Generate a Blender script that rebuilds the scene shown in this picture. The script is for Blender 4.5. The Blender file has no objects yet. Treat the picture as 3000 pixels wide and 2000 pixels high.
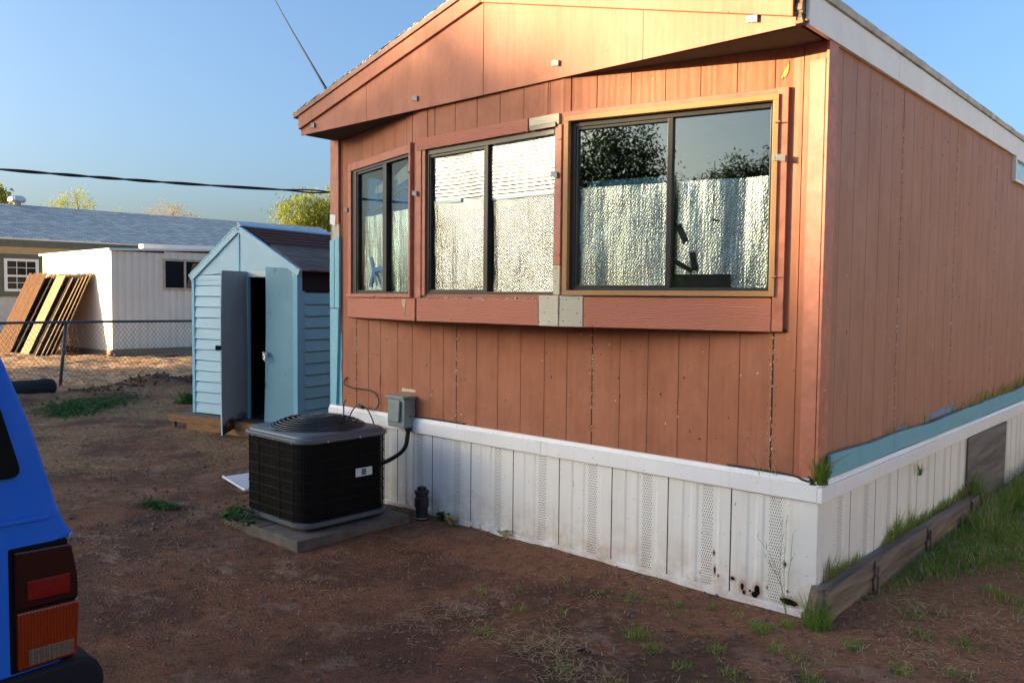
import bpy, bmesh, math, random
from mathutils import Vector, Matrix, noise
random.seed(7)
SC = bpy.context.scene
COL = SC.collection
R = math.radians

# ------------------------------------------------------------------ camera, sky, sun, exposure
cam = bpy.data.cameras.new('camera'); co = bpy.data.objects.new('camera', cam); COL.objects.link(co)
cam.sensor_width = 36.0; cam.lens = 28.82; cam.clip_end = 2000; cam.clip_start = .05
YAW, PITCH, ROLL = .7351, -.0508, .0099
_f = Vector((-math.sin(YAW)*math.cos(PITCH), math.cos(YAW)*math.cos(PITCH), math.sin(PITCH)))
_r = Vector((math.cos(YAW), math.sin(YAW), 0)); _u = _r.cross(_f)
_r2 = _r*math.cos(ROLL)+_u*math.sin(ROLL); _u2 = -_r*math.sin(ROLL)+_u*math.cos(ROLL)
co.matrix_world = Matrix(((_r2.x, _u2.x, -_f.x, 1.6626), (_r2.y, _u2.y, -_f.y, -4.2166), (_r2.z, _u2.z, -_f.z, 1.6561), (0, 0, 0, 1)))
SC.camera = co
SUN_EL, SUN_AZ = R(7.0), R(219.7)
world = bpy.data.worlds.new('World'); SC.world = world; world.use_nodes = True
wt = world.node_tree; sky = wt.nodes.new('ShaderNodeTexSky'); sky.sky_type = 'NISHITA'; sky.sun_disc = False
sky.sun_elevation = SUN_EL; sky.sun_rotation = SUN_AZ; sky.air_density = .85; sky.dust_density = 5.0; sky.ozone_density = 2.8
wt.links.new(sky.outputs[0], wt.nodes['Background'].inputs[0]); wt.nodes['Background'].inputs[1].default_value = .15
sl = bpy.data.lights.new('sun', 'SUN'); so = bpy.data.objects.new('sun', sl); COL.objects.link(so)
sl.energy = 4.6; sl.angle = R(.6); sl.color = (1, .79, .48)
SUNV = Vector((math.sin(SUN_AZ)*math.cos(SUN_EL), math.cos(SUN_AZ)*math.cos(SUN_EL), math.sin(SUN_EL)))
so.rotation_euler = (-SUNV).to_track_quat('-Z', 'Y').to_euler(); so.location = (-10, -10, 12)
SC.view_settings.view_transform = 'Standard'; SC.view_settings.look = 'None'; SC.view_settings.gamma = 1
SC.view_settings.exposure = 1.9

# ------------------------------------------------------------------ node helpers
class NT:
    def __init__(s, name):
        s.m = bpy.data.materials.new(name); s.m.use_nodes = True; s.t = s.m.node_tree
        s.b = s.t.nodes['Principled BSDF']; s.out = s.t.nodes['Material Output']
        s._pos = None
    def n(s, typ, **k):
        x = s.t.nodes.new(typ)
        for a, v in k.items(): setattr(x, a, v)
        return x
    def link(s, a, b): s.t.links.new(a, b); return b
    def pos(s):
        if not s._pos: s._pos = s.n('ShaderNodeNewGeometry').outputs['Position']
        return s._pos
    def mapped(s, scale=(1, 1, 1), rot=(0, 0, 0), src=None):
        m = s.n('ShaderNodeMapping'); m.inputs['Scale'].default_value = scale; m.inputs['Rotation'].default_value = rot
        s.link(src or s.pos(), m.inputs['Vector']); return m.outputs[0]
    def noise(s, scale=5, detail=4, rough=.5, vec=None, dist=0):
        x = s.n('ShaderNodeTexNoise'); x.inputs['Scale'].default_value = scale; x.inputs['Detail'].default_value = detail
        x.inputs['Roughness'].default_value = rough; x.inputs['Distortion'].default_value = dist
        s.link(vec or s.pos(), x.inputs['Vector']); return x.outputs['Fac']
    def wave(s, scale, axis='X', dist=0, dscale=1, vec=None, detail=2, prof='SIN'):
        x = s.n('ShaderNodeTexWave'); x.bands_direction = axis; x.wave_profile = prof
        x.inputs['Scale'].default_value = scale; x.inputs['Distortion'].default_value = dist
        x.inputs['Detail'].default_value = detail; x.inputs['Detail Scale'].default_value = dscale
        s.link(vec or s.pos(), x.inputs['Vector']); return x.outputs['Fac']
    def vor(s, scale, vec=None, feature='F1', out='Distance', rnd=1):
        x = s.n('ShaderNodeTexVoronoi'); x.feature = feature; x.inputs['Scale'].default_value = scale; x.inputs['Randomness'].default_value = rnd
        s.link(vec or s.pos(), x.inputs['Vector']); return x.outputs[out]
    def ramp(s, fac, stops):
        x = s.n('ShaderNodeValToRGB'); e = x.color_ramp.elements
        while len(e) < len(stops): e.new(.5)
        for i, (p, c) in enumerate(stops):
            e[i].position = p; e[i].color = (c, c, c, 1) if not hasattr(c, '__len__') else (*c, 1)
        s.link(fac, x.inputs[0]); return x.outputs[0]
    def mix(s, fac, a, b, mode='MIX'):
        x = s.n('ShaderNodeMix'); x.data_type = 'RGBA'; x.blend_type = mode
        for i, v in ((0, fac), (6, a), (7, b)):
            if isinstance(v, (int, float)): x.inputs[i].default_value = v
            elif hasattr(v, '__len__'): x.inputs[i].default_value = (*v, 1)
            else: s.link(v, x.inputs[i])
        return x.outputs[2]
    def math(s, op, a, b=0.0, clamp=False):
        x = s.n('ShaderNodeMath'); x.operation = op; x.use_clamp = clamp
        for i, v in ((0, a), (1, b)):
            if isinstance(v, (int, float)): x.inputs[i].default_value = v
            else: s.link(v, x.inputs[i])
        return x.outputs[0]
    def sep(s, vec=None):
        x = s.n('ShaderNodeSeparateXYZ'); s.link(vec or s.pos(), x.inputs[0]); return x.outputs
    def bump(s, h, strength=.3, dist=.01):
        x = s.n('ShaderNodeBump'); x.inputs['Strength'].default_value = strength; x.inputs['Distance'].default_value = dist
        s.link(h, x.inputs['Height']); s.link(x.outputs[0], s.b.inputs['Normal']); return x
    def col(s, c):
        if hasattr(c, '__len__'): s.b.inputs['Base Color'].default_value = (*c, 1)
        else: s.link(c, s.b.inputs['Base Color'])
    def set(s, rough=None, metal=None, spec=None):
        if rough is not None:
            if isinstance(rough, (int, float)): s.b.inputs['Roughness'].default_value = rough
            else: s.link(rough, s.b.inputs['Roughness'])
        if metal is not None: s.b.inputs['Metallic'].default_value = metal
        if spec is not None: s.b.inputs['Specular IOR Level'].default_value = spec

def plain(name, c, rough=.6, metal=0, var=.15, scale=6, bump=0, bscale=60, spec=.5):
    N = NT(name)
    a = N.noise(scale, 5, .6)
    lo = tuple(x*(1-var) for x in c); hi = tuple(min(1, x*(1+var)) for x in c)
    N.col(N.mix(N.ramp(a, [(.3, 0.), (.7, 1.)]), lo, hi)); N.set(rough, metal, spec)
    if bump: N.bump(N.noise(bscale, 3, .6), bump, .004)
    return N.m

M = {}
def siding(name, c, fade, grain=1.0):
    N = NT(name)
    big = N.noise(1.3, 5, .6, N.mapped((1, 1, .45)))
    fine = N.noise(40, 4, .65, N.mapped((1, 1, .06)))
    base = N.mix(N.ramp(big, [(.35, 0.), (.7, 1.)]), c, fade)
    base = N.mix(N.ramp(fine, [(.35, .0), (.75, .35)]), base, tuple(x*.72 for x in c))
    drip = N.noise(9, 4, .7, N.mapped((1, 1, .05)))
    base = N.mix(N.ramp(drip, [(.55, 0.), (.75, .42)]), base, tuple(x*.5 for x in c))
    base = N.mix(N.ramp(N.noise(2.4, 6, .7), [(.45, 0.), (.70, .5)]), base, tuple(x*1.12+.045 for x in c))
    base = N.mix(N.ramp(N.noise(5.5, 6, .75, N.mapped((1, 1, .4))), [(.48, 0.), (.72, .5)]), base, tuple(x*.62 for x in c))
    base = N.mix(N.math('MULTIPLY', N.ramp(N.sep()[2], [(.72, 1.), (1.05, 0.)]), N.ramp(N.noise(8, 5, .7), [(.4, 0.), (.7, .55)])), base, (.20, .10, .065))
    sp = N.noise(85, 2, .5)
    base = N.mix(N.ramp(sp, [(.765, 0.), (.785, .7)]), base, (.55, .48, .40))
    dk = N.noise(47, 2, .5, N.mapped((1, 1, .7)))
    base = N.mix(N.ramp(dk, [(.755, 0.), (.785, .8)]), base, (.06, .03, .025))
    N.col(base); N.set(N.ramp(big, [(.3, .55), (.7, .75)]), 0, .35)
    w = N.wave(7, 'X', 7, 1.2, N.mapped((1, 1, .12)), 3)
    h = N.math('ADD', N.math('MULTIPLY', w, .6*grain), N.math('MULTIPLY', fine, .8))
    N.bump(h, .45, .004)
    return N.m
M['siding'] = siding('terracotta_siding', (.385, .134, .066), (.43, .162, .086))
M['siding_side'] = siding('faded_siding', (.38, .176, .104), (.43, .215, .135), .5)
M['fascia_red'] = siding('terracotta_panel', (.47, .18, .105), (.50, .20, .12), .25)
def board(name, c, dark, axis='Z'):
    N = NT(name)
    v = N.mapped((.5, .5, 1)); w = N.wave(26, 'Z', 9, .9, v, 3); nz = N.noise(3, 5, .6, N.mapped((.6, .6, 2)))
    fine = N.noise(120, 3, .6, N.mapped((.08, .08, 1)))
    base = N.mix(N.ramp(w, [(.0, .55), (.25, 0.)]), N.mix(nz, c, tuple(min(1, x*1.12) for x in c)), dark)
    kn = N.noise(38, 2, .5); base = N.mix(N.ramp(kn, [(.74, 0.), (.77, .8)]), base, tuple(x*.4 for x in dark))
    N.col(base); N.set(.65, 0, .35)
    N.bump(N.math('ADD', w, N.math('MULTIPLY', fine, .6)), .5, .004); return N.m
M['board_red'] = board('red_grained_board', (.50, .185, .115), (.36, .12, .075))
M['cream'] = board('cream_primer_board', (.60, .55, .42), (.50, .45, .33))
M['trim_red'] = plain('red_trim_paint', (.46, .160, .095), .55, var=.2, scale=14, bump=.3, bscale=90)
M['tan'] = plain('tan_metal_trim', (.42, .225, .085), .45, var=.08)
M['bronze'] = plain('dark_bronze_aluminium', (.030, .026, .022), .4, .2)
M['alu'] = plain('bare_aluminium', (.24, .24, .25), .6, .3, bump=.3)
M['black'] = plain('black_rubber', (.014, .014, .015), .5)
M['dark'] = plain('dark_void', (.010, .009, .008), .9)
M['soffit'] = plain('soffit_red', (.26, .085, .048), .7, var=.25)
def vinyl(name, c, perf=True):
    N = NT(name)
    s = N.sep(); z = s[2]
    big = N.noise(2.2, 5, .6); st = N.noise(22, 4, .7, N.mapped((1, 1, .05)))
    base = N.mix(N.ramp(big, [(.3, 0.), (.75, 1.)]), c, tuple(x*.9 for x in c))
    base = N.mix(N.ramp(st, [(.56, 0.), (.78, .32)]), base, (.52, .43, .30))
    low = N.math('MULTIPLY', N.ramp(z, [(.02, 1.), (.30, 0.)]), N.ramp(N.noise(7, 5, .7), [(.36, 0.), (.70, .8)]))
    base = N.mix(low, base, (.42, .28, .16))
    sp = N.noise(60, 2, .5); base = N.mix(N.ramp(sp, [(.72, 0.), (.75, .75)]), base, (.16, .11, .07))
    N.col(base); N.set(.42, 0, .45)
    return N, base
N, _ = vinyl('white_vinyl_band', (.87, .87, .87)); M['vinyl_band'] = N.m
N, base = vinyl('white_vinyl_panel', (.84, .83, .79))
# rust and break holes through the panel: irregular cut-outs that let the dark crawl space show
def holes(N, pts):
    s = N.sep(); acc = None
    nz = N.noise(26, 3, .7)
    for (x, z, rx, rz) in pts:
        dx = N.math('DIVIDE', N.math('SUBTRACT', s[0], x), rx); dz = N.math('DIVIDE', N.math('SUBTRACT', s[2], z), rz)
        d = N.math('SQRT', N.math('ADD', N.math('MULTIPLY', dx, dx), N.math('MULTIPLY', dz, dz)))
        acc = d if acc is None else N.math('MINIMUM', acc, d)
    edge = N.math('ADD', acc, N.math('MULTIPLY', N.math('SUBTRACT', nz, .5), 1.7))
    stain = N.math('MULTIPLY', N.ramp(N.math('MULTIPLY', edge, .25), [(.25, 1.), (.62, 0.)]), .75); N.col(N.mix(stain, base, (.30, .155, .07)))
    return N.math('LESS_THAN', edge, 1.0)
h = holes(N, [(-.627, .087, .017, .014), (-.57, .225, .006, .012), (-.563, .126, .006, .018), (-.54, .10, .006, .006), (-.448, .106, .012, .009), (-.391, .075, .010, .020),
              (-.380, .045, .008, .012), (-.345, .06, .006, .006), (-.305, .068, .017, .028), (-.318, .045, .018, .02), (-.151, .253, .008, .010), (-.128, .058, .042, .017), (-.095, .052, .025, .016), (-.24, .102, .008, .008),
              (-.23, .13, .005, .005), (-.13, .11, .006, .006), (-.60, .145, .005, .005)])
tr = N.n('ShaderNodeBsdfTransparent'); mx = N.n('ShaderNodeMixShader')
N.link(h, mx.inputs[0]); N.link(N.b.outputs[0], mx.inputs[1]); N.link(tr.outputs[0], mx.inputs[2]); N.link(mx.outputs[0], N.out.inputs['Surface'])
M['vinyl'] = N.m
def perf_mat():
    N, base = vinyl('perforated_vinyl', (.82, .81, .77))
    # short slots in staggered rows
    br = N.n('ShaderNodeTexBrick'); br.inputs['Scale'].default_value = 1; br.offset = .5
    br.inputs['Brick Width'].default_value = .0125; br.inputs['Row Height'].default_value = .0165; br.inputs['Mortar Size'].default_value = .0042; br.inputs['Mortar Smooth'].default_value = 0
    s = N.sep(); cb = N.n('ShaderNodeCombineXYZ'); N.link(N.math('ADD', s[0], s[1]), cb.inputs[0]); N.link(s[2], cb.inputs[1]); N.link(cb.outputs[0], br.inputs['Vector'])
    N.col(N.mix(br.outputs['Fac'], (.012, .010, .009), base)); return N.m
M['perf'] = perf_mat()
M['seam'] = plain('seam_grime', (.05, .04, .03), .9)
def peel(name, c, under):
    N = NT(name); b = N.noise(5, 4, .6); p = N.noise(16, 5, .7)
    N.col(N.mix(N.ramp(p, [(.66, 0.), (.70, 1.)]), N.mix(b, c, tuple(x*1.2 for x in c)), under)); N.set(.55, 0, .4)
    N.bump(N.noise(60, 3, .6, N.mapped((1, .2, 1))), .3, .004); return N.m
M['blue_board'] = peel('blue_painted_board', (.15, .36, .45), (.18, .38, .47))
M['blue_trim'] = peel('light_blue_trim', (.20, .47, .55), (.23, .50, .58))
M['white_fascia'] = plain('white_painted_fascia', (.80, .80, .76), .6, var=.06, scale=4, bump=.2)
def flaky():
    N = NT('flaking_roof_coating'); a = N.noise(14, 6, .75); b = N.noise(50, 4, .7)
    N.col(N.mix(N.ramp(a, [(.40, 0.), (.55, 1.)]), (.16, .15, .14), (.62, .62, .60))); N.set(.8)
    N.bump(N.math('ADD', a, N.math('MULTIPLY', b, .5)), .9, .02); return N.m
M['roofcoat'] = flaky()
M['drip'] = plain('drip_edge', (.30, .13, .085), .6, var=.3, scale=20)
M['grey_edge'] = plain('weathered_roof_edge', (.46, .46, .44), .8, var=.3, scale=9, bump=.6, bscale=40)
def glass(name, tint, refl, k=.8):
    N = NT(name); N.t.nodes.remove(N.b)
    t = N.n('ShaderNodeBsdfTransparent'); t.inputs[0].default_value = (*tint, 1)
    g = N.n('ShaderNodeBsdfGlossy'); g.inputs['Roughness'].default_value = .012; g.inputs['Color'].default_value = (.95, 1, .95, 1)
    f = N.n('ShaderNodeLayerWeight')
    bp = N.n('ShaderNodeBump'); bp.inputs['Strength'].default_value = .03; bp.inputs['Distance'].default_value = .02; N.link(N.noise(1.6, 1, .4), bp.inputs['Height']); N.link(bp.outputs[0], g.inputs['Normal'])
    mx = N.n('ShaderNodeMixShader'); N.link(N.math('ADD', N.math('MULTIPLY', N.math('POWER', f.outputs['Facing'], 3.0), k), refl, True), mx.inputs[0])
    N.link(t.outputs[0], mx.inputs[1]); N.link(g.outputs[0], mx.inputs[2]); N.link(mx.outputs[0], N.out.inputs['Surface']); return N.m
M['glass'] = glass('window_glass', (.86, .89, .86), .13)
M['glass_clear'] = glass('clear_glass', (.97, .98, .97), .005, .15)
M['glass_screen'] = glass('screened_glass', (.80, .87, .87), .01, .20)
def foil(name, ribs=False, c=(.70, .712, .725), r=.24):
    N = NT(name); N.col(c); N.set(r, 1.0)
    wr = N.noise(9, 5, .65, N.mapped((1.0, 1.0, .07))); wr2 = N.noise(24, 3, .6)
    if ribs:
        h1 = N.wave(12.5, 'Z', .6, 1.0, None, 2)
        h = N.math('ADD', N.math('MULTIPLY', h1, .38), N.math('ADD', N.math('MULTIPLY', wr2, .5), N.math('MULTIPLY', wr, 1.0)))
        N.bump(h, .42, .010)
    else:
        s = N.sep(); cb = N.n('ShaderNodeCombineXYZ'); N.link(s[0], cb.inputs[0]); N.link(s[2], cb.inputs[1])
        v = N.mapped((1, 1, 1), (0, 0, R(32)), cb.outputs[0])
        d = N.vor(74, v, rnd=.35)
        h = N.math('ADD', N.math('MULTIPLY', d, -.42), N.math('ADD', N.math('MULTIPLY', wr, 3.6), N.math('MULTIPLY', N.noise(36, 3, .6, N.mapped((1, 1, .35), (0, R(14), 0))), .75)))
        N.bump(h, .45, .012)
    return N.m
M['foil'] = foil('bubble_foil'); M['foil_ribbed'] = foil('ribbed_foil', True, (.58, .585, .58)); M['foil_darkened'] = foil('darkened_bubble_foil', False, (.29, .298, .312), .20)  # middle window's copy of the foil, darkened against its bright golden reflection
def cloth(name, c):
    N = NT(name); w = N.wave(14, 'X', 3, 1.0); N.col(N.mix(w, tuple(x*.6 for x in c), c)); N.set(.8, 0, .2); N.bump(w, .5, .02); return N.m
M['blue_cloth'] = cloth('blue_curtain_cloth', (.05, .22, .50)); M['pale_streak'] = cloth('pale_streak', (.50, .55, .55))
M['blue_tape'] = plain('blue_tape', (.02, .26, .62), .5)
M['matte_black'] = plain('matte_black_rubber', (.006, .006, .007), .8, spec=.08); M['teal_paint'] = plain('grey_electrical_paint', (.235, .29, .275), .45, var=.06)
M['chrome'] = plain('galvanised_metal', (.62, .62, .63), .35, .8)
M['concrete'] = plain('concrete_pad', (.115, .098, .085), .9, var=.3, scale=9, bump=.7, bscale=55)
M['ac_grey'] = plain('grey_painted_steel', (.088, .104, .120), .42, var=.08, bump=.05)
M['ac_black'] = plain('black_coil_fins', (.0035, .0035, .004), .7, spec=.2)
M['ac_wire'] = plain('black_wire_guard', (.013, .014, .016), .4)
M['ac_slat'] = plain('black_louver', (.005, .005, .0055), .6, spec=.25); M['white_label'] = plain('white_label', (.68, .72, .72), .4, var=.03)
M['dark_green'] = plain('dark_green_print', (.02, .07, .06), .5)
M['pvc_white'] = plain('white_sheet_metal', (.62, .63, .66), .4, var=.1)
def rusty(name, c, thr=.62, low=None):
    N = NT(name); a = N.noise(7, 5, .7, N.mapped((1, 1, .35))); b = N.noise(2, 4, .6)
    base = N.mix(N.ramp(b, [(.3, 0.), (.7, 1.)]), tuple(x*.88 for x in c), c)
    fac = N.ramp(a, [(thr, 0.), (thr+.10, .85)])
    if low:
        lz = N.ramp(N.math('DIVIDE', N.math('ADD', N.sep()[2], N.math('MULTIPLY', N.math('SUBTRACT', N.noise(9, 4, .6), .5), .5)), 1.0), [(low*.6, 1.), (low, 0.)])
        fac = N.math('MAXIMUM', fac, lz)
    N.col(N.mix(fac, base, (.055, .025, .014))); N.set(.5, 0, .4); return N.m
M['shed_blue'] = rusty('light_blue_enamel', (.40, .64, .76), .74)
M['shed_blue_side'] = rusty('blue_enamel', (.22, .58, .65), .76)
M['shed_trim'] = rusty('pale_blue_trim', (.23, .55, .69), .76)
M['shed_door'] = rusty('blue_rust_streaked_door', (.22, .45, .53), .61)
M['shed_inner'] = rusty('grey_primed_steel', (.30, .36, .36), .72, .24); M['shed_dark'] = plain('dark_unlit_steel', (.035, .036, .038), .8)  # near-black steel puts the shed interior's shade into the colour
M['brown_metal'] = plain('brown_ribbed_roofing', (.115, .058, .048), .8, spec=.15, var=.15)
def wood(name, c, d, axis='X', sc=18):
    N = NT(name); st = {'X': (.07, 1, 1), 'Y': (1, .07, 1), 'Z': (1, 1, .07)}[axis]
    a = N.noise(sc, 5, .7, N.mapped(st), .6); b = N.noise(2.5, 4, .6)
    N.col(N.mix(N.ramp(a, [(.32, 0.), (.66, 1.)]), d, N.mix(b, c, tuple(x*.75 for x in c)))); N.set(.85, 0, .2); N.bump(a, .7, .008); return N.m
M['old_wood'] = wood('weathered_grey_timber', (.27, .21, .165), (.085, .065, .05), 'Y')
M['old_ply'] = wood('weathered_plywood', (.26, .235, .23), (.075, .058, .048), 'Y', 7)
M['dark_ply'] = wood('dark_weathered_plank', (.27, .21, .17), (.07, .052, .042), 'Y')
M['lumber'] = wood('bare_lumber', (.36, .20, .095), (.20, .10, .045), 'X')
M['fence_brown'] = wood('brown_stained_pickets', (.20, .088, .032), (.075, .030, .012), 'Z')
M['fence_shaded'] = wood('shaded_pickets', (.05, .028, .016), (.015, .010, .007), 'Z')  # near-black colour paints the shade on faces and gaps of the stack
M['fence_pale'] = wood('pale_pickets', (.52, .37, .20), (.34, .2, .10), 'Z')
M['bark'] = wood('log_bark', (.055, .046, .040), (.020, .017, .014), 'Y', 12)
M['trunk'] = wood('tree_bark', (.16, .12, .085), (.06, .045, .03), 'Z', 10)
M['fence_metal'] = plain('dark_galvanised_pipe', (.075, .085, .10), .5, .3)
M['stucco_tan'] = plain('tan_stucco', (.43, .36, .28), .85, var=.08, bump=.4)
M['stucco_grey'] = plain('grey_stucco', (.48, .49, .49), .85, var=.08, bump=.4)
M['olive'] = plain('olive_grey_paint', (.115, .125, .095), .7)
M['white_paint'] = plain('white_window_frame', (.78, .78, .77), .5, var=.04)
M['house_glass'] = plain('dark_house_glass', (.012, .014, .018), .10, 0, .1, spec=.12)
M['white_corr'] = plain('cream_white_cladding', (.86, .76, .60), .6, var=.05, scale=2)
M['tan_frame'] = plain('tan_window_frame', (.55, .43, .28), .5)
M['rock'] = plain('rough_rock', (.22, .13, .085), .95, var=.35, scale=8, bump=.8, bscale=20)
def shingles():
    N = NT('grey_shingles'); br = N.n('ShaderNodeTexBrick'); br.offset = .5
    br.inputs['Scale'].default_value = 1; br.inputs['Brick Width'].default_value = .30; br.inputs['Row Height'].default_value = .15; br.inputs['Mortar Size'].default_value = .010; br.inputs['Bias'].default_value = 0
    br.inputs['Color1'].default_value = (.80, .70, .56, 1); br.inputs['Color2'].default_value = (.40, .38, .35, 1); br.inputs['Mortar'].default_value = (.10, .10, .11, 1)
    s = N.sep(); cb = N.n('ShaderNodeCombineXYZ'); N.link(s[1], cb.inputs[0]); N.link(N.math('MULTIPLY', s[0], 1.08), cb.inputs[1]); N.link(cb.outputs[0], br.inputs['Vector'])
    nz = N.noise(3, 5, .7); N.col(N.mix(N.math('MULTIPLY', nz, .5), br.outputs['Color'], (.62, .57, .48))); N.set(.95, 0, .15); N.bump(br.outputs['Fac'], -.5, .02); return N.m
M['shingle'] = shingles()
M['car_blue_plain'] = plain('flat_blue_car_paint', (.001, .115, .62), .5, 0, .16, 1.6, spec=.2)
N = NT('dusty_blue_car_paint'); N.col(N.mix(N.ramp(N.noise(7, 6, .7), [(.42, .0), (.75, .45)]), N.mix(N.noise(2, 4, .6), (.001, .095, .55), (.002, .135, .66)), (.035, .13, .42))); N.set(N.ramp(N.noise(9, 4, .6), [(.3, .42), (.7, .7)]), 0, .25); M['car_blue'] = N.m
N = NT('chipped_paint'); N.col(N.mix(N.ramp(N.noise(60, 3, .7), [(.45, 0.), (.55, 1.)]), (.5, .47, .45), (.01, .08, .42))); M['chip'] = N.m
def lens(name, c, rib=0, rough=.18):
    N = NT(name); N.col(c); N.set(rough, 0, .5)
    if rib: N.bump(N.wave(rib, 'Y', 0), .5, .004)
    return N.m
M['lens_dark'] = lens('dark_red_lens', (.026, .002, .003)); M['lens_red'] = lens('red_reflector', (.19, .006, .004), 60); M['lens_amber'] = lens('amber_lens', (.21, .022, .003), 38); M['lens_clear'] = lens('clear_reverse_lens', (.17, .115, .085), 45)
M['plastic'] = plain('grey_black_bumper_plastic', (.013, .014, .017), .75, bump=.2, spec=.15)
def leafmat(name, c, c2, trans=.35):
    N = NT(name); N.col(N.mix(N.ramp(N.noise(1.1, 3, .6), [(.3, 0.), (.7, 1.)]), c, c2)); N.set(.6, 0, .25)
    t = N.n('ShaderNodeBsdfTranslucent'); t.inputs[0].default_value = (*[min(1, x*1.3) for x in c2], 1); mx = N.n('ShaderNodeMixShader'); mx.inputs[0].default_value = trans
    N.link(N.b.outputs[0], mx.inputs[1]); N.link(t.outputs[0], mx.inputs[2]); N.link(mx.outputs[0], N.out.inputs['Surface']); return N.m
M['leaf_dark'] = leafmat('dark_green_leaves', (.020, .040, .012), (.045, .075, .022)); M['leaf_yellow'] = leafmat('yellow_green_leaves', (.11, .17, .02), (.29, .30, .04))
M['leaf_pale'] = leafmat('pale_green_leaves', (.24, .29, .05), (.34, .36, .09)); M['leaf_straw'] = leafmat('straw_coloured_twigs', (.30, .22, .10), (.36, .28, .13))
M['grass'] = leafmat('green_grass_blades', (.085, .180, .016), (.185, .290, .040)); M['weed'] = leafmat('green_weed_leaves', (.025, .075, .012), (.05, .12, .022)); M['straw'] = leafmat('dry_straw', (.36, .26, .13), (.50, .40, .22), .2)
def ground_mat():
    N = NT('red_brown_dirt'); p = N.pos()
    a = N.noise(.55, 6, .6); b = N.noise(2.3, 6, .65); c = N.noise(14, 5, .7); f = N.noise(70, 4, .7)
    base = N.mix(N.ramp(b, [(.35, 0.), (.65, 1.)]), (.160, .072, .040), (.250, .112, .060))
    base = N.mix(N.ramp(a, [(.52, 0.), (.64, .6)]), base, (.33, .145, .072))
    base = N.mix(N.ramp(N.noise(1.1, 6, .7, N.mapped((1, 1, 1), (0, 0, .5))), [(.54, 0.), (.64, .55)]), base, (.225, .145, .105))
    st = N.math('MULTIPLY', N.ramp(N.noise(.8, 4, .6, N.mapped((1.2, 1, 1), (0, 0, 1.1))), [(.44, 0.), (.58, 1.)]), N.ramp(N.noise(30, 4, .75, N.mapped((.5, 1, 1), (0, 0, .6))), [(.42, 0.), (.60, .8)]))
    base = N.mix(N.ramp(N.noise(1.3, 7, .7), [(.44, .75), (.54, 0.)]), base, (.085, .043, .028))
    base = N.mix(N.ramp(N.noise(1.7, 7, .72, N.mapped((1, 1.5, 1), (0, 0, .8))), [(.55, 0.), (.63, .7)]), base, (.31, .205, .150))
    xs_ = N.sep()[0]; lm = N.ramp(N.math('DIVIDE', N.math('ADD', N.math('MULTIPLY', xs_, -1), N.math('MULTIPLY', N.math('SUBTRACT', a, .5), 5)), 10), [(.42, .12), (.60, 1.)])
    base = N.mix(N.math('MULTIPLY', st, lm), base, (.40, .27, .125))
    ys_ = N.sep()[1]
    wall = N.ramp(N.math('ADD', N.math('ADD', ys_, 1.0), N.math('MULTIPLY', N.math('SUBTRACT', b, .5), 1.6)), [(.25, 0.), (.80, .7)]); wall = N.math('MULTIPLY', wall, N.ramp(N.math('DIVIDE', N.math('ADD', xs_, 6), 10), [(.28, 0.), (.36, 1.)]))
    base = N.mix(wall, base, (.33, .150, .078))
    base = N.mix(N.ramp(c, [(.34, .6), (.48, 0.)]), base, (.06, .031, .020))
    base = N.mix(N.ramp(f, [(.36, .5), (.48, 0.)]), base, (.07, .038, .026))
    sp = N.vor(75); base = N.mix(N.ramp(sp, [(.10, .8), (.17, 0.)]), base, N.mix(N.noise(40, 2), (.08, .05, .04), (.34, .25, .20)))
    # yard beyond the chain link fence: redder wood chips and gravel, brightened to bounce sunlight
    x = N.sep()[0]; far = N.ramp(N.math('DIVIDE', N.math('ADD', N.math('MULTIPLY', x, -1), N.math('MULTIPLY', N.math('SUBTRACT', b, .5), 2)), 40), [(.335, 0.), (.37, 1.)])
    chips = N.mix(N.ramp(N.vor(9, None, 'F1', 'Color'), [(.35, 0.), (.6, 1.)]), (.34, .165, .08), (.58, .37, .20)); base = N.mix(far, base, chips)
    N.col(base); N.set(.95, 0, .2)
    h = N.math('ADD', N.math('MULTIPLY', c, 1.2), N.math('ADD', N.math('MULTIPLY', f, .7), N.math('MULTIPLY', sp, -.5))); N.bump(h, .9, .022); return N.m
M['ground'] = ground_mat()
M['gravel'] = plain('mixed_gravel', (.20, .14, .11), .9, var=.7, scale=30)

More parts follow.
